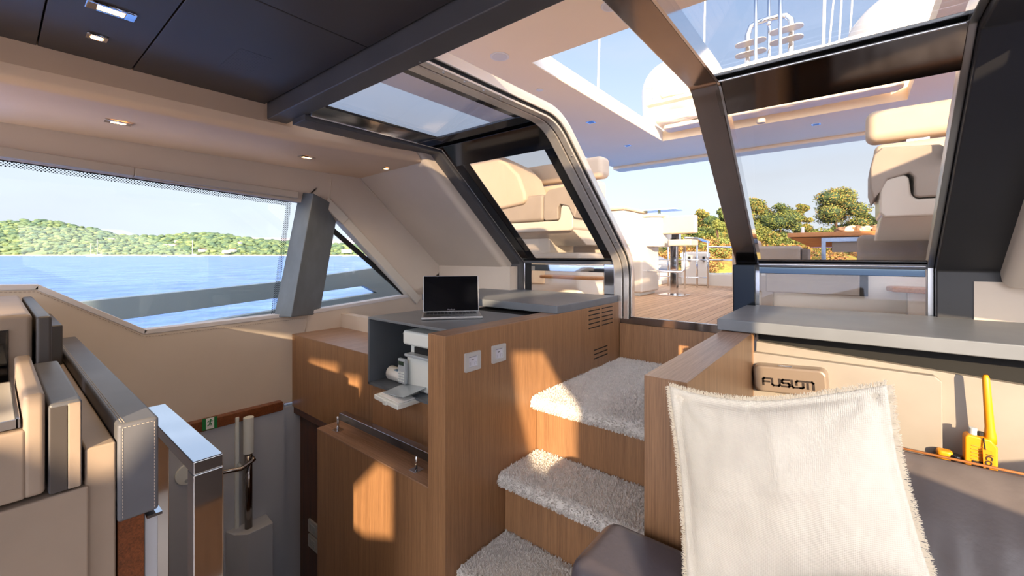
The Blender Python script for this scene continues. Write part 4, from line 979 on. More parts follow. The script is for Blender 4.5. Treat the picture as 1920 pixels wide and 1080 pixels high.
S(B(-2.76, -2.70, -5.2, -.35, ZF, -.25).build('wall_left_forward', CREAM)); S(B(-2.76, -2.70, -5.2, -.35, .45, .78).build('wall_left_upper', CREAM))
S(B(-2.76, -1.26, 2.5, 2.56, -2.36, -.42).build('wall_aft_saloon', CREAM)); S(B(-1.25, 1.05, 2.535, 2.56, ZF, -.44).build('wall_engine', CREAM))
S(B(-2.76, -1.25, .04, .10, -2.36, -1.42).build('wall_lower_forward', WHITEP)); S(B(-1.25, -1.20, .04, 1.04, -2.36, -1.42).build('wall_lower_side', WOOD_D))
S(B(-2.76, -2.70, -.4, 2.5, -2.36, -.93).build('wall_lower_hull', WHITEP))

# ================================================================ OUTSIDE
# teak deck
def teak():
    m = bpy.data.materials.new('teak_deck'); m.use_nodes = True; nt = m.node_tree; N = nt.nodes; L = nt.links; b = N['Principled BSDF']; b.inputs['Roughness'].default_value = .55
    g = N.new('ShaderNodeNewGeometry'); sp = N.new('ShaderNodeSeparateXYZ'); L.new(g.outputs['Position'], sp.inputs[0])
    d = N.new('ShaderNodeMath'); d.operation = 'DIVIDE'; d.inputs[1].default_value = .055; L.new(sp.outputs['X'], d.inputs[0])
    fl = N.new('ShaderNodeMath'); fl.operation = 'FLOOR'; L.new(d.outputs[0], fl.inputs[0]); fr = N.new('ShaderNodeMath'); fr.operation = 'FRACT'; L.new(d.outputs[0], fr.inputs[0])
    wn = N.new('ShaderNodeTexWhiteNoise'); wn.noise_dimensions = '1D'; L.new(fl.outputs[0], wn.inputs['W'])
    mp = N.new('ShaderNodeMapping'); mp.inputs['Scale'].default_value = (90, 4, 1); L.new(g.outputs['Position'], mp.inputs[0]); nz = N.new('ShaderNodeTexNoise'); nz.inputs['Scale'].default_value = 1; nz.inputs['Detail'].default_value = 4; L.new(mp.outputs[0], nz.inputs['Vector'])
    av = N.new('ShaderNodeMath'); av.operation = 'MULTIPLY_ADD'; L.new(wn.outputs[0], av.inputs[0]); av.inputs[1].default_value = .35; 
    h = N.new('ShaderNodeMath'); h.operation = 'MULTIPLY'; h.inputs[1].default_value = .9; L.new(nz.outputs['Fac'], h.inputs[0]); L.new(h.outputs[0], av.inputs[2])
    mx = N.new('ShaderNodeMix'); mx.data_type = 'RGBA'; L.new(av.outputs[0], mx.inputs[0]); mx.inputs[6].default_value = lin('a87c58'); mx.inputs[7].default_value = lin('dcb690')
    lt = N.new('ShaderNodeMath'); lt.operation = 'LESS_THAN'; lt.inputs[1].default_value = .07; L.new(fr.outputs[0], lt.inputs[0])
    m2 = N.new('ShaderNodeMix'); m2.data_type = 'RGBA'; L.new(lt.outputs[0], m2.inputs[0]); L.new(mx.outputs[2], m2.inputs[6]); m2.inputs[7].default_value = lin('6b4a34'); L.new(m2.outputs[2], b.inputs['Base Color'])
    return m
S(B(-3.3, 1.6, 2.53, 5.75, ZD - .06, ZD).build('floor_deck', teak()))
# bulwark outside the port windows
def bulwark():
    r = S(thing('wall_bulwark', (-3.44, 1.5, -2.2))); h = lambda px, py: P(px, py, 'X', -3.40)
    MB().extr([h(-80, 592), h(180, 563), h(520, 529), h(707, 502), h(792, 560), h(709, 550), h(682, 536), h(227, 600), h(-80, 642)], (-.07, 0, 0)).build('upper_bar', HULLGREY, r, bevel=.004)
    MB().extr([h(709, 549), h(607, 565), h(514, 582), h(390, 602), h(270, 622), h(100, 660), h(100, 760), h(795, 700), h(795, 560)], (-.07, 0, 0)).build('lower_panel', HULLGREY, r, bevel=.004)
    MB().extr([h(707, 502), h(900, 470), h(900, 700), h(792, 560)], (-.07, 0, 0)).build('aft_panel', HULLGREY, r)
bulwark()
S(B(-3.4, -2.78, -1, 2.6, -1.3, -1.2).build('floor_side_deck', GEL))

# hardtop
def hardtop():
    r = S(thing('ceiling_hardtop', (-.8, 4, 1.55)))
    X0, X1, Y0, Y1, Z0, Z1 = -3.3, 1.75, .95, 7.15, 1.55, 1.68; ox0, ox1, oy0, oy1 = -2.02, .42, 2.74, 5.75
    bm = bmesh.new()
    mb = MB(); mb.box(X0, ox0, Y0, Y1, Z0, Z1); mb.box(ox1, X1, Y0, Y1, Z0, Z1); mb.box(ox0, ox1, Y0, oy0, Z0, Z1); mb.box(ox0, ox1, oy1, Y1, Z0, Z1)
    o = mb.build('liner', GELB, r)
    bm = bmesh.new(); bm.from_mesh(o.data); bm.free()
    # lip at the aft edge, recess line, small marks
    B(X0, X1, Y1 - .25, Y1 + .05, 1.50, 1.555).build('aft_lip', GELB, r, bevel=.02)
    # deep coaming round the opening
    B(ox0 - .02, ox0 + .004, oy0 + .002, oy1 - .002, Z0 + .003, 1.70).build('coaming', GEL, r, bevel=.003); 
    mb = MB()
    for px, py, rr in ((937, 106, .075), (1145, 11, .06)):
        c = P(px, py, 'Z', 1.549); s = tag(MB().cyl(c, (0, 0, 1), rr, .008, 40).build('deck_speaker', mat('speaker_cream', 'e6dccf', .5), bevel=.003), 'round flush speaker in the hardtop ceiling, ' + ('left of the sunroof opening' if px < 1000 else 'by the bronze jamb'), 'speaker')
        k = MB().cyl((c.x, c.y, 1.5445), (0, 0, 1), rr * .78, .003, 40).build('grille', mat('speaker_grille', 'd9cfc2', .6), s)
    c = P(1012, 168, 'Z', 1.549); tag(MB().cyl(c, (0, 0, 1), .032, .014, 28).build('sensor', mat('speaker_cream', 'e6dccf', .5), bevel=.004), 'small round dome fitting in the hardtop ceiling under the sunroof opening', 'fitting')
    c = P(1427, 227, 'Z', 1.549); tag(MB().cyl(c, (0, 0, 1), .045, .05, 28).build('knob_fitting', OUTCUSH, bevel=.012), 'round cream knob on the hardtop ceiling seen through the slanted glass', 'fitting')
    for px, py, l in ((1108, 229, 'square recessed hardtop light nearest the sunroof corner'), (1177, 273, 'square recessed hardtop light farthest aft above the helm bench'), (1530, 233, 'square recessed hardtop light seen through the right slanted glass'), (1806, 168, 'square recessed hardtop light at the right edge of the slanted glass')):
        c = P(px, py, 'Z', 1.548); t = thing('deck_light', (c.x, c.y, 1.545), l, 'light', 'square lights in the hardtop')
        B(c.x - .045, c.x + .045, c.y - .045, c.y + .045, 1.545, 1.552).build('frame', CHROME, t, bevel=.001, seg=1); B(c.x - .028, c.x + .028, c.y - .028, c.y + .028, 1.543, 1.5455).build('lens', mat('blue_lens', '4a6a8c', .1, metal=.7), t)
hardtop()

# folded canvas roof and what stands behind it
def roll(name, label, y0, z0, ry, rz, seed, x0=-2.0, x1=.40):
    mb = MB(); nx, nr = 90, 20; 
    for i in range(nx + 1):
        x = x0 + (x1 - x0) * i / nx; e = min(1, min(i, nx - i) / 3 + .55)
        for j in range(nr):
            a = 2 * math.pi * j / nr; f = 1 + .22 * noise.noise(Vector((x * 2.2, math.cos(a) * 1.6, math.sin(a) * 1.6 + seed))) + .10 * noise.noise(Vector((x * 9, math.cos(a) * 3, math.sin(a) * 3 + seed)))
            ca, sa = math.cos(a), math.sin(a); mb.v.append((x, y0 + ry * f * e * abs(ca) ** .7 * (1 if ca > 0 else -1), z0 + rz * f * e * abs(sa) ** .7 * (1 if sa > 0 else -1)))
    for i in range(nx):
        for j in range(nr): q = (j + 1) % nr; mb.f.append((i * nr + j, i * nr + q, (i + 1) * nr + q, (i + 1) * nr + j)); mb.mi.append(0)
    mb.f += [tuple(range(nr)), tuple(nx * nr + j for j in range(nr))]; mb.mi += [0, 0]
    return tag(mb.build(name, FABRIC, smooth=True), label, 'canvas')
roll('canvas_roll', 'lower cream canvas roll folded across the aft end of the sunroof opening', 5.52, 1.76, .15, .085, 3)
roll('canvas_roll', 'thin cream canvas fold hanging below the main roll in the sunroof opening', 5.58, 1.655, .12, .035, 9, -1.93, .38)
r = thing('awning_slat', (-.8, 5.6, 1.86), 'white slat and steel end bracket above the folded canvas roll', 'slat')
B(-2.10, .42, 5.34, 5.46, 1.935, 1.975).build('slat', GEL, r, bevel=.006)
MB().tube([(-2.12, 5.40, 2.19), (-1.95, 5.40, 2.20)], .022, 12).build('end_tube', PLASTIC, r, smooth=True)
MB().tube([(-2.03, 5.40, 2.18), (-2.03, 5.40, 1.96)], .012, 8).build('bracket', CHROME, r, smooth=True)
roll('canvas_roll', 'upper cream canvas cover standing on the white slat beside the radar dome', 5.54, 2.10, .16, .11, 15, -1.95, .40)

def dome(px, py, Y, rad, label):
    c = P(px, py, 'Y', Y); t = thing('radar_dome', (c.x, c.y, c.z - rad * 1.6), label, 'radar dome', 'white domes on the roof')
    mb = MB(); prof = [(rad * math.cos(a), rad * math.sin(a)) for a in [i * math.pi / 2 / 16 for i in range(17)]]; n = 44
    prof = [(rad * .9, 1.685 - c.z), (rad * .97, (1.685 - c.z) * .5)] + prof
    for q, zz in prof:
        for j in range(n): b = 2 * math.pi * j / n; mb.v.append((c.x + q * math.cos(b), c.y + q * math.sin(b), c.z + zz))
    for i in range(len(prof) - 1):
        for j in range(n): k = (j + 1) % n; mb.f.append((i * n + j, i * n + k, (i + 1) * n + k, (i + 1) * n + j)); mb.mi.append(0)
    mb.build('dome', GEL, t, smooth=True)
dome(1262, 172, 6.3, .44, 'white radar dome behind the upper canvas cover, left of the bronze jamb')
dome(1712, 84, 6.4, .62, 'large white radar dome seen through the roof glass on the right')
def pole(px0, py0, px1, py1, Y, r_, label, m=None, z0=1.685, nm='antenna_pole', grp='thin white antenna poles'):
    a = P(px0, py0, 'Y', Y); b = P(px1, py1, 'Y', Y)
    d = (a - b); bb = b + d * ((z0 - b.z) / d.z) if abs(d.z) > 1e-6 else b; top = b + (a - b) * 1.35
    t = thing(nm, bb, label, 'pole', grp); MB().tube([bb, top], [r_, r_ * .8], 12).build('shaft', m or GEL, t, smooth=True); MB().cyl(bb + Vector((0, 0, .02)), (0, 0, 1), r_ * 2.4, .05, 14).build('foot', CHROME, t, bevel=.003)
pole(1124, 65, 1121, 172, 4.05, .011, 'white antenna pole in the sunroof opening, left of the bronze jamb')
pole(1322, 0, 1319, 128, 5.9, .014, 'white antenna pole just right of the bronze jamb corner')
pole(1546, 0, 1544, 72, 6.2, .020, 'thicker pale pole, leftmost of the four poles beside the large dome')
pole(1563, 0, 1556, 70, 6.25, .012, 'slanting white pole, second of the four beside the large dome')
pole(1578, 0, 1574, 66, 6.3, .012, 'white pole, third of the four beside the large dome')
pole(1598, 0, 1594, 60, 6.35, .012, 'white pole nearest the large dome')
def hoop():
    Y = 6.0; q = lambda px, py, dy=0: P(px, py, 'Y', Y + dy)
    zb_ = 1.685; A = q(1402, 120); Bp = q(1482, 90)
    t = thing('mast_hoop', ((A.x + Bp.x) / 2, Y, zb_), 'polished steel hoop with step plates seen through the roof glass', 'mast frame')
    pts = [Vector((A.x, Y, zb_)), q(1402, 100), q(1402, 66), q(1408, 50), q(1420, 42), q(1440, 36), q(1460, 31), q(1474, 29), q(1483, 37), q(1484, 50), q(1483, 80), Vector((Bp.x, Y, zb_))]
    MB().tube(pts, .034, 16).build('hoop_tube', CHROME, t, smooth=True)
    for px, dy in ((1417, -.25), (1442, .1), (1463, -.25)):
        a = q(px, -40, dy); MB().tube([Vector((a.x, Y + dy, zb_)), a], .022 if dy < 0 else .02, 12).build('upright', CHROME, t, smooth=True)
    for px, py in ((1407, 80), (1407, 100), (1474, 55), (1474, 75)):
        c = q(px, py, -.12); mb = MB().exZ([(c.x + a * 1.0, c.y + b) for a, b in rrect(.34, .16, .07, 5)], c.z - .006, c.z + .006); mb.build('step_plate', mat('cream_steel', 'c9bfb4', .4, metal=.4), t, bevel=.002)
    c = q(1442, 46); MB().sphere(c - Vector((0, .03, 0)), .03, 10, 8).build('clamp', CHROME, t, smooth=True)
hoop()

# ---- helm benches (mirror pair)
def helm(sgn, label):
    X = lambda x: -.84 + sgn * (x + .84)                 # mirror about the boat centre line
    t = thing('helm_bench', (X(.8), 3.3, ZD), label, 'bench', 'cockpit helm benches')
    def bx(x0, x1, y0, y1, z0, z1): a, b = sorted((X(x0), X(x1))); return B(a, b, y0, y1, z0, z1)
    # white moulded base with notch, sloping underside
    def loop(y, pts): return [(X(x), y, z) for x, z in pts]
    face = [(.108, .40), (.108, .225), (.13, .20), (1.30, .20), (1.30, .29), (.255, .29), (.235, .31), (.225, .40), (.21, .42), (.13, .42)]
    mb = MB(); mb.prism(loop(3.0, face), loop(3.55, face)); mb.build('base', GEL, t, bevel=.012)
    mb = MB(); mb.prism([(X(.12), 3.01, .215), (X(1.30), 3.01, .215), (X(1.30), 3.55, .215), (X(.12), 3.55, .215)], [(X(.10), 3.22, .085), (X(1.30), 3.22, .085), (X(1.30), 3.55, .085), (X(.10), 3.55, .085)]); mb.build('underside', GEL, t, bevel=.01)
    bx(.42, 1.30, 3.12, 3.55, ZD, .21).build('pedestal', GEL, t, bevel=.02)
    MB().cyl((X(.17), 3.215, .12), (0, 1, .8), .009, .004, 12).build('screw', PLGREY, t)
    # cushions
    lip = [(.070, .36), (.085, .30), (.115, .345), (.14, .40), (.225, .425), (.243, .40), (.243, .305), (.26, .295), (.375, .295), (.39, .31), (.39, .50), (.34, .555), (.12, .575), (.085, .54), (.07, .47)]
    mb = MB(); mb.prism(loop(2.985, lip), loop(3.45, lip)); mb.build('arm_cushion', OUTGREY, t, bevel=.02, seg=4)
    bx(.395, 1.28, 2.985, 3.45, .295, .525).build('seat_cushion', OUTGREY, t, bevel=.03, seg=4)
    bx(.10, 1.28, 3.42, 3.60, .30, .68).build('backrest', OUTCUSH, t, bevel=.04, seg=5)
    bx(.06, 1.28, 3.42, 3.60, .70, .895).build('headrest', OUTCUSH, t, bevel=.05, seg=5)
    for x in (.30, .95): bx(x - .05, x + .05, 3.48, 3.53, .66, .72).build('bracket', CHROME, t)
helm(1, 'cream helm bench with grey seat cushions, seen through the right slanted glass')
helm(-1, 'cream helm bench partly behind the tinted left glass, its headrest ending past the chrome jamb')
t = thing('bracket_arm', (.62, 2.7, .4), 'grey steel bracket with black knob at the right edge of the slanted glass', 'bracket')
c = P(1800, 262, 'Y', 2.95); MB().tube([c, c + Vector((.12, .04, -.1)), Vector((c.x + .12, 2.985, .30)), Vector((c.x + .12, 2.99, .22))], .008, 8).build('stem', BRUSH, t, smooth=True); MB().obox(c, (.028, 0, .012), (0, .05, 0), (.0, 0, .055)).build('plate', BRUSH, t, bevel=.004)
c2 = P(1781, 281, 'Y', 2.95); MB().cyl(c2, (1, 0, 0), .020, .04, 20).build('knob', BLACK, t, bevel=.003)
c3 = P(1793, 292, 'Y', 2.95); MB().obox(c3, (.03, 0, .02), (0, .03, 0), (0, 0, .003)).build('lever', BRUSH, t)
# rounded console cowling on the port side
mb = MB(); pr = [P(852, 286, 'Y', 2.95), P(905, 284, 'Y', 2.95), P(950, 305, 'Y', 2.95), P(972, 328, 'Y', 2.95), P(984, 362, 'Y', 2.95), P(985, 375, 'Y', 2.95), P(978, 383, 'Y', 2.95), P(938, 392, 'Y', 2.95), P(860, 392, 'Y', 2.95)]
mb.extr(pr, (0, .38, 0)); tag(mb.build('console_cowling', OUTCUSH, bevel=.03, seg=4), 'big rounded cream console seat side behind the tinted left glass', 'seat')
# sink unit seen through the low port glass
t = thing('storage_module', (-2.2, 3.2, ZD), 'low cream moulded unit with small locker and grey tray behind the left glass', 'locker')
B(-3.0, -1.75, 3.05, 3.5, ZD, .02).build('moulding', GEL, t, bevel=.04, seg=4)
B(-2.35, -2.1, 3.03, 3.06, -.25, -.06).build('locker_door', GELB, t, bevel=.004)
c = P(1085, 521, 'Y', 2.8); MB().exZ([(c.x + a - .1, 2.85 + b) for a, b in rrect(.55, .16, .07, 6)], c.z - .012, c.z + .012).build('teak_step', TEAKTOP, t, bevel=.008)

# ---- bar unit, stool, rails on the port side
t = thing('wet_bar', (-1.7, 3.9, ZD), 'white moulded wet bar with rounded lids beyond the open door', 'bar')
B(-2.3, -1.545, 3.85, 4.30, ZD + .03, .12).build('column', GEL, t, bevel=.02); B(-2.25, -1.58, 3.88, 4.28, ZD, ZD + .035).build('plinth', PLASTIC, t, bevel=.005)
B(-2.3, -1.66, 3.72, 4.28, .09, .42).build('upper_box', GEL, t, bevel=.02); B(-2.3, -1.655, 3.71, 4.28, .425, .455).build('lid', OUTCUSH, t, bevel=.012)
mb = MB().exZ([(-1.72, 3.95), (-1.50, 3.95), (-1.42, 4.02), (-1.42, 4.35), (-1.72, 4.35)], .08, .36); mb.build('side_box', GEL, t, bevel=.012)
mb = MB().exZ([(-1.58, 3.93), (-1.49, 3.93), (-1.40, 4.01), (-1.40, 4.36), (-1.58, 4.36)], .362, .385); mb.build('lid', OUTCUSH, t, bevel=.008)
t = thing('glass_shelf', (-1.6, 4.3, .38), 'glass shelf on a steel post above the wet bar', 'shelf')
c = P(1236, 402, 'Y', 4.25); B(c.x - .22, c.x + .19, 4.15, 4.38, .445, .458).build('glass_plate', mat('aqua_glass', 'a9cdd0', .1, coat=.5), t, bevel=.003); MB().cyl((c.x, 4.25, .41), (0, 0, 1), .014, .075, 14).build('post', CHROME, t, smooth=True)
t = thing('bar_stool', (-1.36, 4.15, ZD), 'white bar stool on a square steel column with square floor plate, beyond the open door', 'stool')
B(-1.375, -1.315, 4.12, 4.18, ZD, .16).build('column', CHROME, t, bevel=.003)
MB().exZ([(-1.345 + a, 4.15 + b) for a, b in rrect(.24, .24, .02, 3)], ZD, ZD + .010).build('floor_plate', CHROME, t, bevel=.002)
B(-1.36, -1.15, 4.02, 4.24, .085, .145).build('seat', OUTCUSH, t, bevel=.012); B(-1.36, -1.29, 4.12, 4.18, .14, .21).build('back_post', CHROME, t)
MB().exZ([(-1.46, 4.05), (-1.12, 4.02), (-1.10, 4.05), (-1.16, 4.14), (-1.46, 4.16)], .20, .365).build('backrest', OUTCUSH, t, bevel=.012)
MB().tube([(-1.22, 4.05, .08), (-1.22, 4.05, -.14), (-1.23, 4.0, -.155), (-1.56, 3.98, -.155), (-1.575, 4.0, -.14), (-1.575, 4.05, .08)], .011, 10).build('foot_rest', CHROME, t, smooth=True)
t = thing('guard_rail', (-1.3, 5.4, ZD), 'steel guard rail with uprights and wires round the aft port deck', 'railing')
for px, py in ((1253, 536), (1227, 533), (1307, 539), (1327, 540), (1284, 541)):
    p = P(px, py, 'Z', ZD); top = P(px, 452, 'Y', p.y).z; MB().tube([p, (p.x, p.y, top)], .011, 10).build('stanchion', CHROME, t, smooth=True)
pA, pB = P(1307, 447, 'Y', 5.25), P(1329, 454, 'Y', 5.45); pC = P(1284, 446, 'Y', 5.1)
MB().tube([pC, pA, pB], .014, 10).build('top_rail', CHROME, t, smooth=True)
for za, zb2 in ((463, 463), (487, 488)):
    MB().tube([P(1327, za, 'Y', 5.4), P(1400, zb2, 'Y', 5.9)], .011, 8).build('side_rail', CHROME, t, smooth=True)
for z in (-.06, -.27): MB().tube([P(1207, 478, 'Y', 5.3).xyz * 1 + Vector((0, 0, z)), Vector((P(1307, 478, 'Y', 5.3).x, 5.3, z)), Vector((P(1327, 478, 'Y', 5.4).x, 5.4, z))], .006, 8).build('wire', CHROME, t, smooth=True)
t = thing('life_raft_case', (-1.6, 5.9, ZD), 'white case with black latches behind the guard rail', 'case')
a, b = P(1276, 535, 'Y', 5.62), P(1326, 530, 'Y', 5.62); zt2 = P(1300, 472, 'Y', 5.62).z
B(a.x, b.x, 5.62, 5.742, ZD, zt2).build('case_shell', GEL, t, bevel=.03); B(a.x - .005, b.x + .005, 5.615, 5.745, zt2 - .07, zt2 - .015).build('lid', GEL, t, bevel=.01)
for f in (.35, .62, .88): x = a.x + (b.x - a.x) * f; B(x - .012, x + .012, 5.60, 5.62, zt2 - .12, zt2 - .06).build('latch', BLACK, t)
t = thing('tender_boat', (-2.4, 6.4, -.5), 'white inflatable tender tube behind the bar and railing', 'tender')
MB().tube([P(1200, 495, 'Y', 6.5), P(1235, 495, 'Y', 6.4), P(1262, 500, 'Y', 6.3)], [.12, .12, .06], 20).build('tube', GEL, t, smooth=True)
B(P(1195, 500, 'Y', 6.4).x, P(1262, 500, 'Y', 6.4).x, 6.4, 6.7, -.75, -.28).build('hull', GEL, t, bevel=.04)
S(B(-3.3, 1.6, 5.75, 5.95, ZD - .5, -.235).build('wall_aft', GEL, bevel=.02))
S(B(-3.3, -1.95, 5.4, 5.75, ZD, ZD + .06).build('trim_18', GEL, bevel=.01))

# ---- aft sofa, table, cream module starboard
t = thing('cockpit_sofa', (-.6, 4.3, ZD), 'taupe cockpit sofa with its back to the door, beyond the right glass', 'sofa')
B(-.84, -.335, 4.15, 4.40, ZD + .02, .075).build('backrest', OUTGREY, t, bevel=.03, seg=4); B(-.33, -.285, 4.17, 4.42, ZD, .05).build('side_cushion', mat('dark_taupe_vinyl', '6e655f', .6), t, bevel=.01)
B(-1.02, -.80, 5.0, 5.5, ZD, .165).build('end_cushion', OUTCUSH, t, bevel=.05, seg=4)
t = thing('cockpit_bench', (.3, 4.0, ZD), 'taupe vinyl bench back below the helm bench, beyond the right glass', 'bench')
B(.02, .62, 3.72, 3.95, ZD, .135).build('backrest', OUTGREY, t, bevel=.035, seg=4)
S(B(.64, 1.3, 3.66, 3.75, ZD, .29).build('wall_cockpit', GEL, bevel=.01))
t = thing('dining_table', (-.1, 5.3, ZD), 'teak cockpit table on blue grey steel frame beyond the right glass', 'table')
ta = P(1476, 437, 'Y', 5.0); zt3 = ta.z
B(ta.x, .9, 5.0, 5.9, zt3 - .045, zt3).build('tabletop', TEAKTOP, t, bevel=.006)
mb = MB().prism([(ta.x + .02, 5.02, zt3 - .05), (.9, 5.02, zt3 - .05), (.9, 5.8, zt3 - .05), (ta.x + .02, 5.8, zt3 - .05)], [(ta.x + .18, 5.1, zt3 - .14), (.9, 5.1, zt3 - .14), (.9, 5.7, zt3 - .14), (ta.x + .18, 5.7, zt3 - .14)]); mb.build('under_frame', TEAKTOP, t)
BST = mat('blue_steel', '7d8fae', .2, metal=.8)
p1 = P(1540, 447, 'Y', 4.95); xL = p1.x; B(xL, .8, 4.93, 4.97, p1.z - .035, p1.z + .005).build('cross_bar', BST, t, bevel=.003); B(xL, xL + .035, 4.93, 4.97, ZD, p1.z - .03).build('leg', BST, t, bevel=.003)
B(xL + .08, .8, 4.95, 5.2, p1.z - .13, p1.z - .03).build('drawer', mat('smoke_grey', '77706c', .4), t, bevel=.003)
c = P(1505, 432, 'Y', 5.3); tag(MB().cyl((c.x, 5.3, zt3 + .035), (0, 0, 1), .015, .07, 16).build('small_jar', WHITE, bevel=.002), 'small white tube standing on the left end of the teak cockpit table', 'jar')
rnd = random.Random(5)
for k in range(5):
    px = 1580 + k * 14; c = P(px, 432, 'Y', 5.35); mb = MB(); mb.sphere((c.x, 5.35, zt3 + .03), .055 + .01 * rnd.random(), 12, 8, sc=(1.1, .8, .55))
    mb.v = [tuple(Vector(v) + Vector((noise.noise(Vector(v) * 30 + Vector((k, 0, 0))), noise.noise(Vector(v) * 30 + Vector((0, k, 9))), noise.noise(Vector(v) * 30))) * .022) for v in mb.v]
    o = mb.build('seashell', mat('shell_cream', 'd8c4ae', .6) if k % 2 else mat('shell_brown', '8d6f55', .6), smooth=False)
    tag(o, ('leftmost brown', 'second from left, pale', 'middle brown', 'fourth from left, pale', 'rightmost brown')[k] + ' seashell lying on the teak cockpit table', 'seashell', 'shells on the cockpit table')
t = thing('cockpit_module', (.2, 3.1, ZD), 'cream moulded cabinet with taupe inset behind the low right glass', 'cabinet')
B(-.50, 1.10, 3.00, 3.45, ZD, -.045).build('moulding', GEL, t, bevel=.02)
a, b = P(1436, 519, 'Y', 2.985), P(1612, 545, 'Y', 2.985)
B(a.x, b.x, 2.97, 3.02, -.225, -.10).build('inset_cushion', OUTGREY, t, bevel=.008); B(b.x, b.x + .035, 2.975, 3.02, -.225, -.10).build('dark_gap', BLACK, t)
a, b = P(1415, 516, 'Y', 2.99), P(1450, 575, 'Y', 2.99); B(a.x - .05, b.x, 2.975, 3.005, ZD, a.z).build('taupe_side', OUTGREY, t, bevel=.006)
c = P(1720, 545, 'Y', 2.85); MB().exZ([(c.x - .09, 2.86), (c.x + .3, 2.70), (c.x + .3, 3.0), (c.x - .09, 3.0), (c.x - .11, 2.94)], c.z - .012, c.z + .012).build('teak_step', TEAKTOP, t, bevel=.006)
B(c.x - .03, c.x + .3, 2.88, 3.0, ZD, c.z - .013).build('step_base', GEL, t, bevel=.006)
B(-.10, .55, 2.80, 2.99, ZD + .0, ZD + .02).build('teak_plinth', TEAKTOP, t)

# ================================================================ SEA, SHORE, TREES
def sea():
    m = bpy.data.materials.new('sea_water'); m.use_nodes = True; nt = m.node_tree; N = nt.nodes; L = nt.links; b = N['Principled BSDF']
    b.inputs['Base Color'].default_value = lin('5585cc'); b.inputs['Roughness'].default_value = .22; b.inputs['IOR'].default_value = 1.33; b.inputs['Specular IOR Level'].default_value = .45
    g = N.new('ShaderNodeNewGeometry'); hs = None
    for sc, st in (((.35, .22, 1), .5), ((1.6, 1.0, 1), .35), ((6, 4, 1), .15)):
        mp = N.new('ShaderNodeMapping'); mp.inputs['Scale'].default_value = sc; mp.inputs['Rotation'].default_value = (0, 0, .5); L.new(g.outputs['Position'], mp.inputs[0])
        n = N.new('ShaderNodeTexNoise'); n.inputs['Scale'].default_value = 1; n.inputs['Detail'].default_value = 6; L.new(mp.outputs[0], n.inputs['Vector'])
        ml = N.new('ShaderNodeMath'); ml.operation = 'MULTIPLY'; ml.inputs[1].default_value = st; L.new(n.outputs['Fac'], ml.inputs[0])
        if hs: ad = N.new('ShaderNodeMath'); ad.operation = 'ADD'; L.new(hs.outputs[0], ad.inputs[0]); L.new(ml.outputs[0], ad.inputs[1]); hs = ad
        else: hs = ml
    bp = N.new('ShaderNodeBump'); bp.inputs['Strength'].default_value = .55; bp.inputs['Distance'].default_value = .6; L.new(hs.outputs[0], bp.inputs['Height']); L.new(bp.outputs[0], b.inputs['Normal'])
    r = N.new('ShaderNodeMapRange'); r.inputs[1].default_value = .38; r.inputs[2].default_value = .64; L.new(hs.outputs[0], r.inputs[0])
    mx = N.new('ShaderNodeMix'); mx.data_type = 'RGBA'; L.new(r.outputs[0], mx.inputs[0]); mx.inputs[6].default_value = lin('3463ae'); mx.inputs[7].default_value = lin('7199dc'); L.new(mx.outputs[2], b.inputs['Base Color'])
    mb = MB(); mb.add([(-4000, -4000, -2.4), (4000, -4000, -2.4), (4000, 4000, -2.4), (-4000, 4000, -2.4)], [(0, 1, 2, 3)]); S(mb.build('sea', m, origin=(0, 0, -2.4)))
sea()
LEAFS = [mat('far_scrub_%d' % i, c, .9, var=.25, scale=(.05, .05, .05), nscale=1) for i, c in enumerate(('5c6f4c', '6f7f52', '48604a'))]
def interp(tab, x):
    for (a, b), (c, d) in zip(tab[:-1], tab[1:]):
        if a <= x <= c: return b + (d - b) * (x - a) / (c - a)
    return tab[0][1] if x < tab[0][0] else tab[-1][1]
RIDGE = [(-400, 430), (-120, 424), (0, 418), (40, 414), (75, 414), (110, 418), (150, 425), (200, 436), (225, 443), (300, 445), (345, 440), (400, 439), (430, 443), (470, 449), (530, 455), (640, 459), (720, 462), (900, 468)]
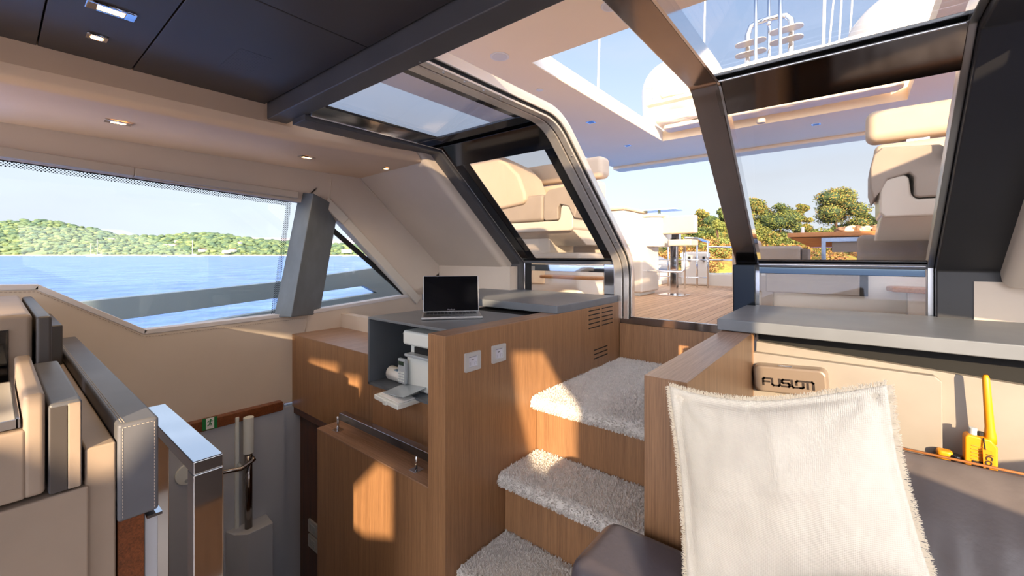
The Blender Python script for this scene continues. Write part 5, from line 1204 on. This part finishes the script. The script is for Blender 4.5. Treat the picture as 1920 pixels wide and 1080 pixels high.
def farshore():
    ground = mat('far_ground', '6c7852', .95, var=.35, scale=(.02, .02, .02), dark='556848')
    mb = MB(); nx, ny = 150, 26; rnd = random.Random(4); can = MB()
    def pt(px, f):
        yr = interp(RIDGE, px); t = 1050 + 420 * f; zt_ = (HZ - yr) / FPX * 1470; d = ray(px, HZ); zz = -2.0 + (zt_ + 2) * (f ** .75); return Vector((d.x * t, d.y * t, zz))
    for j in range(ny + 1):
        for i in range(nx + 1): px = -400 + 1300 * i / nx; mb.v.append(tuple(pt(px, j / ny)))
    for j in range(ny):
        for i in range(nx): a = j * (nx + 1) + i; mb.f.append((a, a + 1, a + nx + 2, a + nx + 1)); mb.mi.append(0)
    S(mb.build('hill', ground, smooth=True))
    ico = bmesh.new(); bmesh.ops.create_icosphere(ico, subdivisions=2, radius=1); iv = [v.co.copy() for v in ico.verts]; iff = [tuple(v.index for v in f.verts) for f in ico.faces]; ico.free()
    V = []; Fc = []; MI = []
    for k in range(3200):
        px = rnd.uniform(-150, 880); f = rnd.random() ** 1.15; p = pt(px, f); s = rnd.uniform(3.0, 7.5) * (.9 + .3 * f) * (1.0 if p.z > 3 else .8)
        if p.z < .3: p.z = .3
        kk = len(V); ph = rnd.uniform(0, 50)
        for c in iv:
            q = 1 + .35 * noise.noise(c * 2.2 + Vector((ph, 0, 0))); V.append((p.x + c.x * s * 1.25 * q, p.y + c.y * s * 1.25 * q, p.z + s * .35 + c.z * s * .75 * q))
        Fc += [tuple(i + kk for i in ff) for ff in iff]; MI += [rnd.choice((0, 0, 1, 2))] * len(iff)
    me = bpy.data.meshes.new('forest'); me.from_pydata(V, [], Fc)
    for m in LEAFS: me.materials.append(m)
    me.polygons.foreach_set('material_index', MI)
    o = bpy.data.objects.new('forest', me); COL.objects.link(o); tag(o, 'dense green scrub and trees covering the far shore hill', 'forest', kind='stuff')
    # brown ridge beyond
    mb = MB(); tab = [(380, 452), (430, 446), (480, 445), (540, 446), (640, 449), (660, 444), (700, 450), (900, 460)]
    for i in range(53): px = 380 + 10 * i; d = ray(px, HZ); y = interp(tab, px) + noise.noise(Vector((px * .05, 0, 0))) * 1.2; mb.v += [tuple(Vector((d.x, d.y, 0)) * 2500 + Vector((0, 0, -3))), tuple(Vector((d.x, d.y, 0)) * 3000 + Vector((0, 0, (HZ - y) / FPX * 3000)))]
    for i in range(52): mb.f.append((2 * i, 2 * i + 1, 2 * i + 3, 2 * i + 2)); mb.mi.append(0)
    S(mb.build('hill_far', mat('far_brown', 'a39aa0', .95, var=.2, scale=(.004, .004, .004)), smooth=True))
    # pale shoreline
    mb = MB()
    for i in range(91): px = -150 + 12 * i; d = ray(px, HZ); t = 1040; mb.v += [(d.x * t, d.y * t, -2.4), (d.x * t, d.y * t, -.6 + rnd.random() * .9), (d.x * (t + 14), d.y * (t + 14), .3), ]
    for i in range(90):
        for j in range(2): a = i * 3 + j; mb.f.append((a, a + 1, a + 4, a + 3)); mb.mi.append(0)
    S(mb.build('beach', mat('pale_rock', 'd6c4a8', .95, var=.2, scale=(.2, .2, .2))))
farshore()
def house(px, py, f, w, h, label, roof='c07a5a'):
    t = 1050 + 420 * f - 25; d = ray(px, HZ); z = (HZ - py) / FPX * t; c = Vector((d.x * t, d.y * t, z)); r = thing('house', c, label, 'house', 'houses on the far shore')
    a = Vector((R2[0], R2[1], 0)); b = Vector((-a.y, a.x, 0)); MB().obox(c + Vector((0, 0, h / 2)), a * w / 2, b * 5, Vector((0, 0, h / 2))).build('wall', mat('house_white', 'e8e2da', .8), r)
    p = [c + a * (s * w * .53) + b * q + Vector((0, 0, h + zz)) for s in (-1, 1) for q, zz in ((-5.5, 0), (0, h * .3), (5.5, 0))]
    MB().add(p, [(0, 1, 2), (3, 5, 4), (0, 3, 4, 1), (1, 4, 5, 2), (0, 2, 5, 3)]).build('roof', mat('roof_' + roof, roof, .8), r)
for hh in ((155, 460, .4, 26, 5, 'long white low building on the wooded hill above the two-masted sailboat', 'd8d0c8'), (207, 453, .55, 22, 7, 'pale house with terraces high on the hill right of the two-masted sailboat', 'cbb9a5'),
           (320, 463, .35, 30, 6, 'broad pinkish building on the slope left of the single-masted sailboat', 'd0a890'), (333, 455, .5, 9, 6, 'small white house alone above the pinkish building', 'c07a5a'), (380, 472, .1, 16, 6, 'white waterfront house just right of the single-masted sailboat', '8a5a48'),
           (424, 475, .05, 14, 6, 'bright waterfront house cluster farther right of the single-masted sailboat', 'e0d8d0'), (437, 472, .1, 12, 6, 'orange roofed house at the far shore waterfront', 'd07a4a'), (450, 457, .45, 7, 5, 'tiny pink roofed house up in the trees on the right', 'd08a78'), (650, 474, .05, 22, 7, 'pale house seen through the small rear window', 'c9a890')): house(*hh)
def sailboat(px, D, L, masts, label):
    d = ray(px, HZ); c = Vector((d.x * D, d.y * D, -2.4)); a = Vector((R2[0], R2[1], 0)); r = thing('sailboat', c, label, 'sailboat', 'sailboats moored off the far shore')
    b = Vector((-a.y, a.x, 0)); up = Vector((0, 0, 1)); mb = MB(); n = 10; rings = []
    for i in range(n + 1):
        s = i / n * 2 - 1; w = L * .14 * (1 - abs(s) ** 2.5) + .02; p = c + a * (s * L / 2)
        k = len(mb.v); mb.v += [tuple(p - b * w + up * 1.6), tuple(p - b * w * .7 - up * .3), tuple(p + b * w * .7 - up * .3), tuple(p + b * w + up * 1.6)]
    for i in range(n):
        for j in range(4): q = (j + 1) % 4; mb.f.append((i * 4 + j, i * 4 + q, (i + 1) * 4 + q, (i + 1) * 4 + j)); mb.mi.append(0)
    mb.f += [(0, 1, 2, 3), tuple(n * 4 + j for j in range(4))]; mb.mi += [0, 0]; mb.build('hull', mat('boat_white', 'f2eee8', .4), r)
    MB().obox(c + up * 2.2, a * L * .2, b * L * .07, up * .6).build('cabin', mat('boat_white', 'f2eee8', .4), r, bevel=.2)
    mb = MB()
    for s, h in masts:
        mt = c + a * (s * L); MB().tube([mt + up * 1.5, mt + up * h], .22, 8).build('mast', mat('boat_white', 'f2eee8', .4), r); MB().tube([mt + up * 3.6, mt + up * 3.6 + a * L * .25], .3, 6).build('boom', mat('boat_white', 'f2eee8', .4), r)
        mb.tube([mt + up * h * .98, c + a * L * .5 + up * 1.6], .07, 4)
    mb.build('rigging', mat('rig_tan', 'b8a898', .6), r)
sailboat(177, 800, 32, ((-.21, 24), (.17, 32)), 'white two-masted sailboat anchored off the far shore, left in the window')
sailboat(362, 800, 30, ((-.05, 30),), 'white single-masted sailboat anchored off the far shore, right of the two-masted one')
def motorboat(px, D, L, label):
    d = ray(px, HZ); c = Vector((d.x * D, d.y * D, -2.3)); a = Vector((R2[0], R2[1], 0)); b = Vector((-a.y, a.x, 0)); up = Vector((0, 0, 1)); r = thing('motorboat', c, label, 'boat', 'small motorboats off the far shore')
    MB().prism([c - a * L / 2 - b * 1.2, c + a * L * .4 - b * 1.2, c + a * L * .4 + b * 1.2, c - a * L / 2 + b * 1.2], [c - a * L / 2 - b * 1.5 + up * 1.4, c + a * L / 2 - b * .5 + up * 1.8, c + a * L / 2 + b * .5 + up * 1.8, c - a * L / 2 + b * 1.5 + up * 1.4]).build('hull', mat('boat_white', 'f2eee8', .4), r)
    MB().obox(c + up * 2.2, a * L * .2, b * 1, up * .7).build('cabin', mat('boat_white', 'f2eee8', .4), r, bevel=.2)
motorboat(309, 700, 8, 'small motorboat between the two sailboats'); motorboat(342, 850, 14, 'low white motorboat just left of the single-masted sailboat'); motorboat(678, 700, 14, 'white motorboat seen through the small rear window'); motorboat(424, 900, 18, 'white motor yacht at the far shore waterfront')

# near wooded slope astern
SLOPE = [(1120, 470), (1200, 452), (1250, 440), (1300, 430), (1370, 428), (1440, 436), (1500, 440), (1560, 436), (1640, 436), (1760, 430), (1900, 420)]
def near_slope():
    m = mat('dry_slope', '6f7a2e', .95, var=.5, scale=(.6, .6, .6), nscale=1, detail=6, dark='8a5a28', bump=.6, bscale=(2, 2, 2), bdist=.4)
    mb = MB(); nx, ny = 90, 20
    def pt(px, f): t = 56 + 26 * f; z = -2.5 + ((HZ - interp(SLOPE, px)) / FPX * 82 + 2.5) * f ** .8; d = ray(px, HZ); return Vector((d.x * t, d.y * t, z + .5 * noise.noise(Vector((px * .05, f * 6, 0)))))
    for j in range(ny + 1):
        for i in range(nx + 1): mb.v.append(tuple(pt(1100 + 800 * i / nx, j / ny)))
    for j in range(ny):
        for i in range(nx): a = j * (nx + 1) + i; mb.f.append((a, a + 1, a + nx + 2, a + nx + 1)); mb.mi.append(0)
    S(mb.build('slope', m, smooth=True)); return pt
npt = near_slope()
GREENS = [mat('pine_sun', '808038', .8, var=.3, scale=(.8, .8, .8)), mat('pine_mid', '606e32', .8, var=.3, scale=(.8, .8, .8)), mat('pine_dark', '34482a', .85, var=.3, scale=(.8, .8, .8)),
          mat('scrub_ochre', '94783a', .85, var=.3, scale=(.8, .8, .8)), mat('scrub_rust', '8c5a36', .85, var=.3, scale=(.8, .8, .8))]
BARK = mat('pine_bark', '5a4232', .9)
def foliage(blobs, n, leaf, seed, mix):
    rnd = random.Random(seed); V = []; Fc = []; MI = []; tot = sum(b[1] ** 2 for b in blobs)
    for c, r_, sq in blobs:
        for _ in range(int(n * r_ * r_ / tot)):
            d = Vector((rnd.gauss(0, 1), rnd.gauss(0, 1), rnd.gauss(0, 1))).normalized(); rr = r_ * rnd.uniform(.72, 1.04) * (1 + .25 * noise.noise(d * 2.5 + c))
            p = c + Vector((d.x * rr, d.y * rr, d.z * rr * sq)); a = Vector((rnd.gauss(0, 1), rnd.gauss(0, 1), rnd.gauss(0, .6))).normalized(); b = a.cross(d + Vector((rnd.gauss(0, .5), rnd.gauss(0, .5), rnd.gauss(0, .5)))).normalized(); s = leaf * rnd.uniform(.6, 1.3)
            k = len(V); V += [p - a * s, p + b * s * .6, p + a * s, p - b * s * .6]; Fc.append((k, k + 1, k + 2, k + 3)); MI.append(rnd.choice(mix))
    me = bpy.data.meshes.new('crown'); me.from_pydata(V, [], Fc)
    for m in GREENS: me.materials.append(m)
    me.polygons.foreach_set('material_index', MI); return me
def tree(px, pyb, pyt, wpx, f, seed, mix, label, leaf=.16, n=8000, pine=True, group='pines on the slope astern'):
    base = npt(px, f); t = (base.xy.length) / Vector(ray(px, HZ).xy).length
    zt_ = (HZ - pyt) / FPX * t; z0 = base.z - .3; H = zt_ - z0; W = wpx / FPX * t; rnd = random.Random(seed)
    r = thing('pine_tree' if pine else 'bush', (base.x, base.y, z0), label, 'tree' if pine else 'bush', group)
    lo = (HZ - pyb) / FPX * t; blobs = []
    nb = 16 if pine else 7
    for i in range(nb):
        a = rnd.uniform(0, 6.283); rad = rnd.random() ** .6 * W * .36; h = rnd.random(); zz = lo + (zt_ - lo) * (.15 + .72 * h); rad *= (1.15 - .75 * h * h)
        blobs.append((Vector((math.cos(a) * rad, math.sin(a) * rad, zz - z0)), W * rnd.uniform(.15, .25), rnd.uniform(.5, .75)))
    blobs.append((Vector((0, 0, zt_ - z0 - W * .10)), W * .16, .6))
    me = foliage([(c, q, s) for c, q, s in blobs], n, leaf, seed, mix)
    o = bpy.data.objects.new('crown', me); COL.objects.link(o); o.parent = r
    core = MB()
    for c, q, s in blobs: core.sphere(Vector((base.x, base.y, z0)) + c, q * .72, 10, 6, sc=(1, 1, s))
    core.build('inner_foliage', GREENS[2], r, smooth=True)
    if pine:
        mb = MB(); b0 = Vector((base.x, base.y, z0 - .5)); mb.tube([b0, b0 + Vector((.1, 0, H * .4)), b0 + Vector((0, .1, H * .8))], [.22, .17, .08], 8)
        for c, q, s in blobs[::3]: mb.tube([b0 + Vector((0, 0, H * .5)), Vector((base.x, base.y, z0)) + c], [.07, .03], 5)
        mb.build('trunk', BARK, r, smooth=True)
SUNNY = (0, 0, 1, 3); MIXD = (0, 1, 1, 2); DK = (1, 2, 2)
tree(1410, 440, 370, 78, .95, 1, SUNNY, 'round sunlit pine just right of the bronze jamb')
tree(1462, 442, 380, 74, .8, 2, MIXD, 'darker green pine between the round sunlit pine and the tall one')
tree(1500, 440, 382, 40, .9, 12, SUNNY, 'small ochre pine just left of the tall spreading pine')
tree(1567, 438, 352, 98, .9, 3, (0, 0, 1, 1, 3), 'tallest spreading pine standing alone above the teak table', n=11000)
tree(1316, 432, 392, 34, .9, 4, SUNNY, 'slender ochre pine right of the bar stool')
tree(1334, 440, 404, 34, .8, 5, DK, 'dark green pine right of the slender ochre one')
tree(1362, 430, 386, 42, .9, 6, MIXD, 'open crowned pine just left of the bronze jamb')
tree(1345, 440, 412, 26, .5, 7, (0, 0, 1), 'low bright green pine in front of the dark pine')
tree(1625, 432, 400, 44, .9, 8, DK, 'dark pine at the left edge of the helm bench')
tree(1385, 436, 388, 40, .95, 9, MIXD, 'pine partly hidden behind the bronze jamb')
rnd = random.Random(21)
protos = []
for k in range(6):
    blobs = [(Vector((rnd.uniform(-.8, .8), rnd.uniform(-.8, .8), rnd.uniform(.3, 1.0))), rnd.uniform(.5, .9), .75) for _ in range(7)]
    protos.append(foliage(blobs, 900, .13, 50 + k, [(0, 1, 1), (0, 0, 1), (3, 0, 1), (3, 4, 0), (1, 2, 1), (4, 3, 3)][k]))
n_b = 0
for k in range(170):
    f = rnd.random() ** .9; px = rnd.uniform(1190, 1680); p = npt(px, f)
    low = f < .38
    me = protos[rnd.choice((3, 5, 5, 2, 1)) if low else rnd.choice((0, 1, 2, 4, 4, 0, 1))]
    o = bpy.data.objects.new('bush', me); COL.objects.link(o); s = rnd.uniform(.8, 1.6); o.location = p - Vector((0, 0, .2)); o.scale = (s, s, s * rnd.uniform(.7, 1.1)); o.rotation_euler = (0, 0, rnd.uniform(0, 6))
    where = ('beyond the bar stool and guard rail', 'beside the bronze jamb above the cockpit sofa', 'through the glass behind the teak table')[0 if px < 1370 else 1 if px < 1500 else 2]
    zone = ('beyond the open door', 'beside the jamb', 'behind the table')[0 if px < 1370 else 1 if px < 1500 else 2]
    tag(o, ('low rusty bush on the slope, ' if low else 'green bush on the slope, ') + where, 'bush', ('low rusty bushes ' if low else 'green bushes ') + zone)
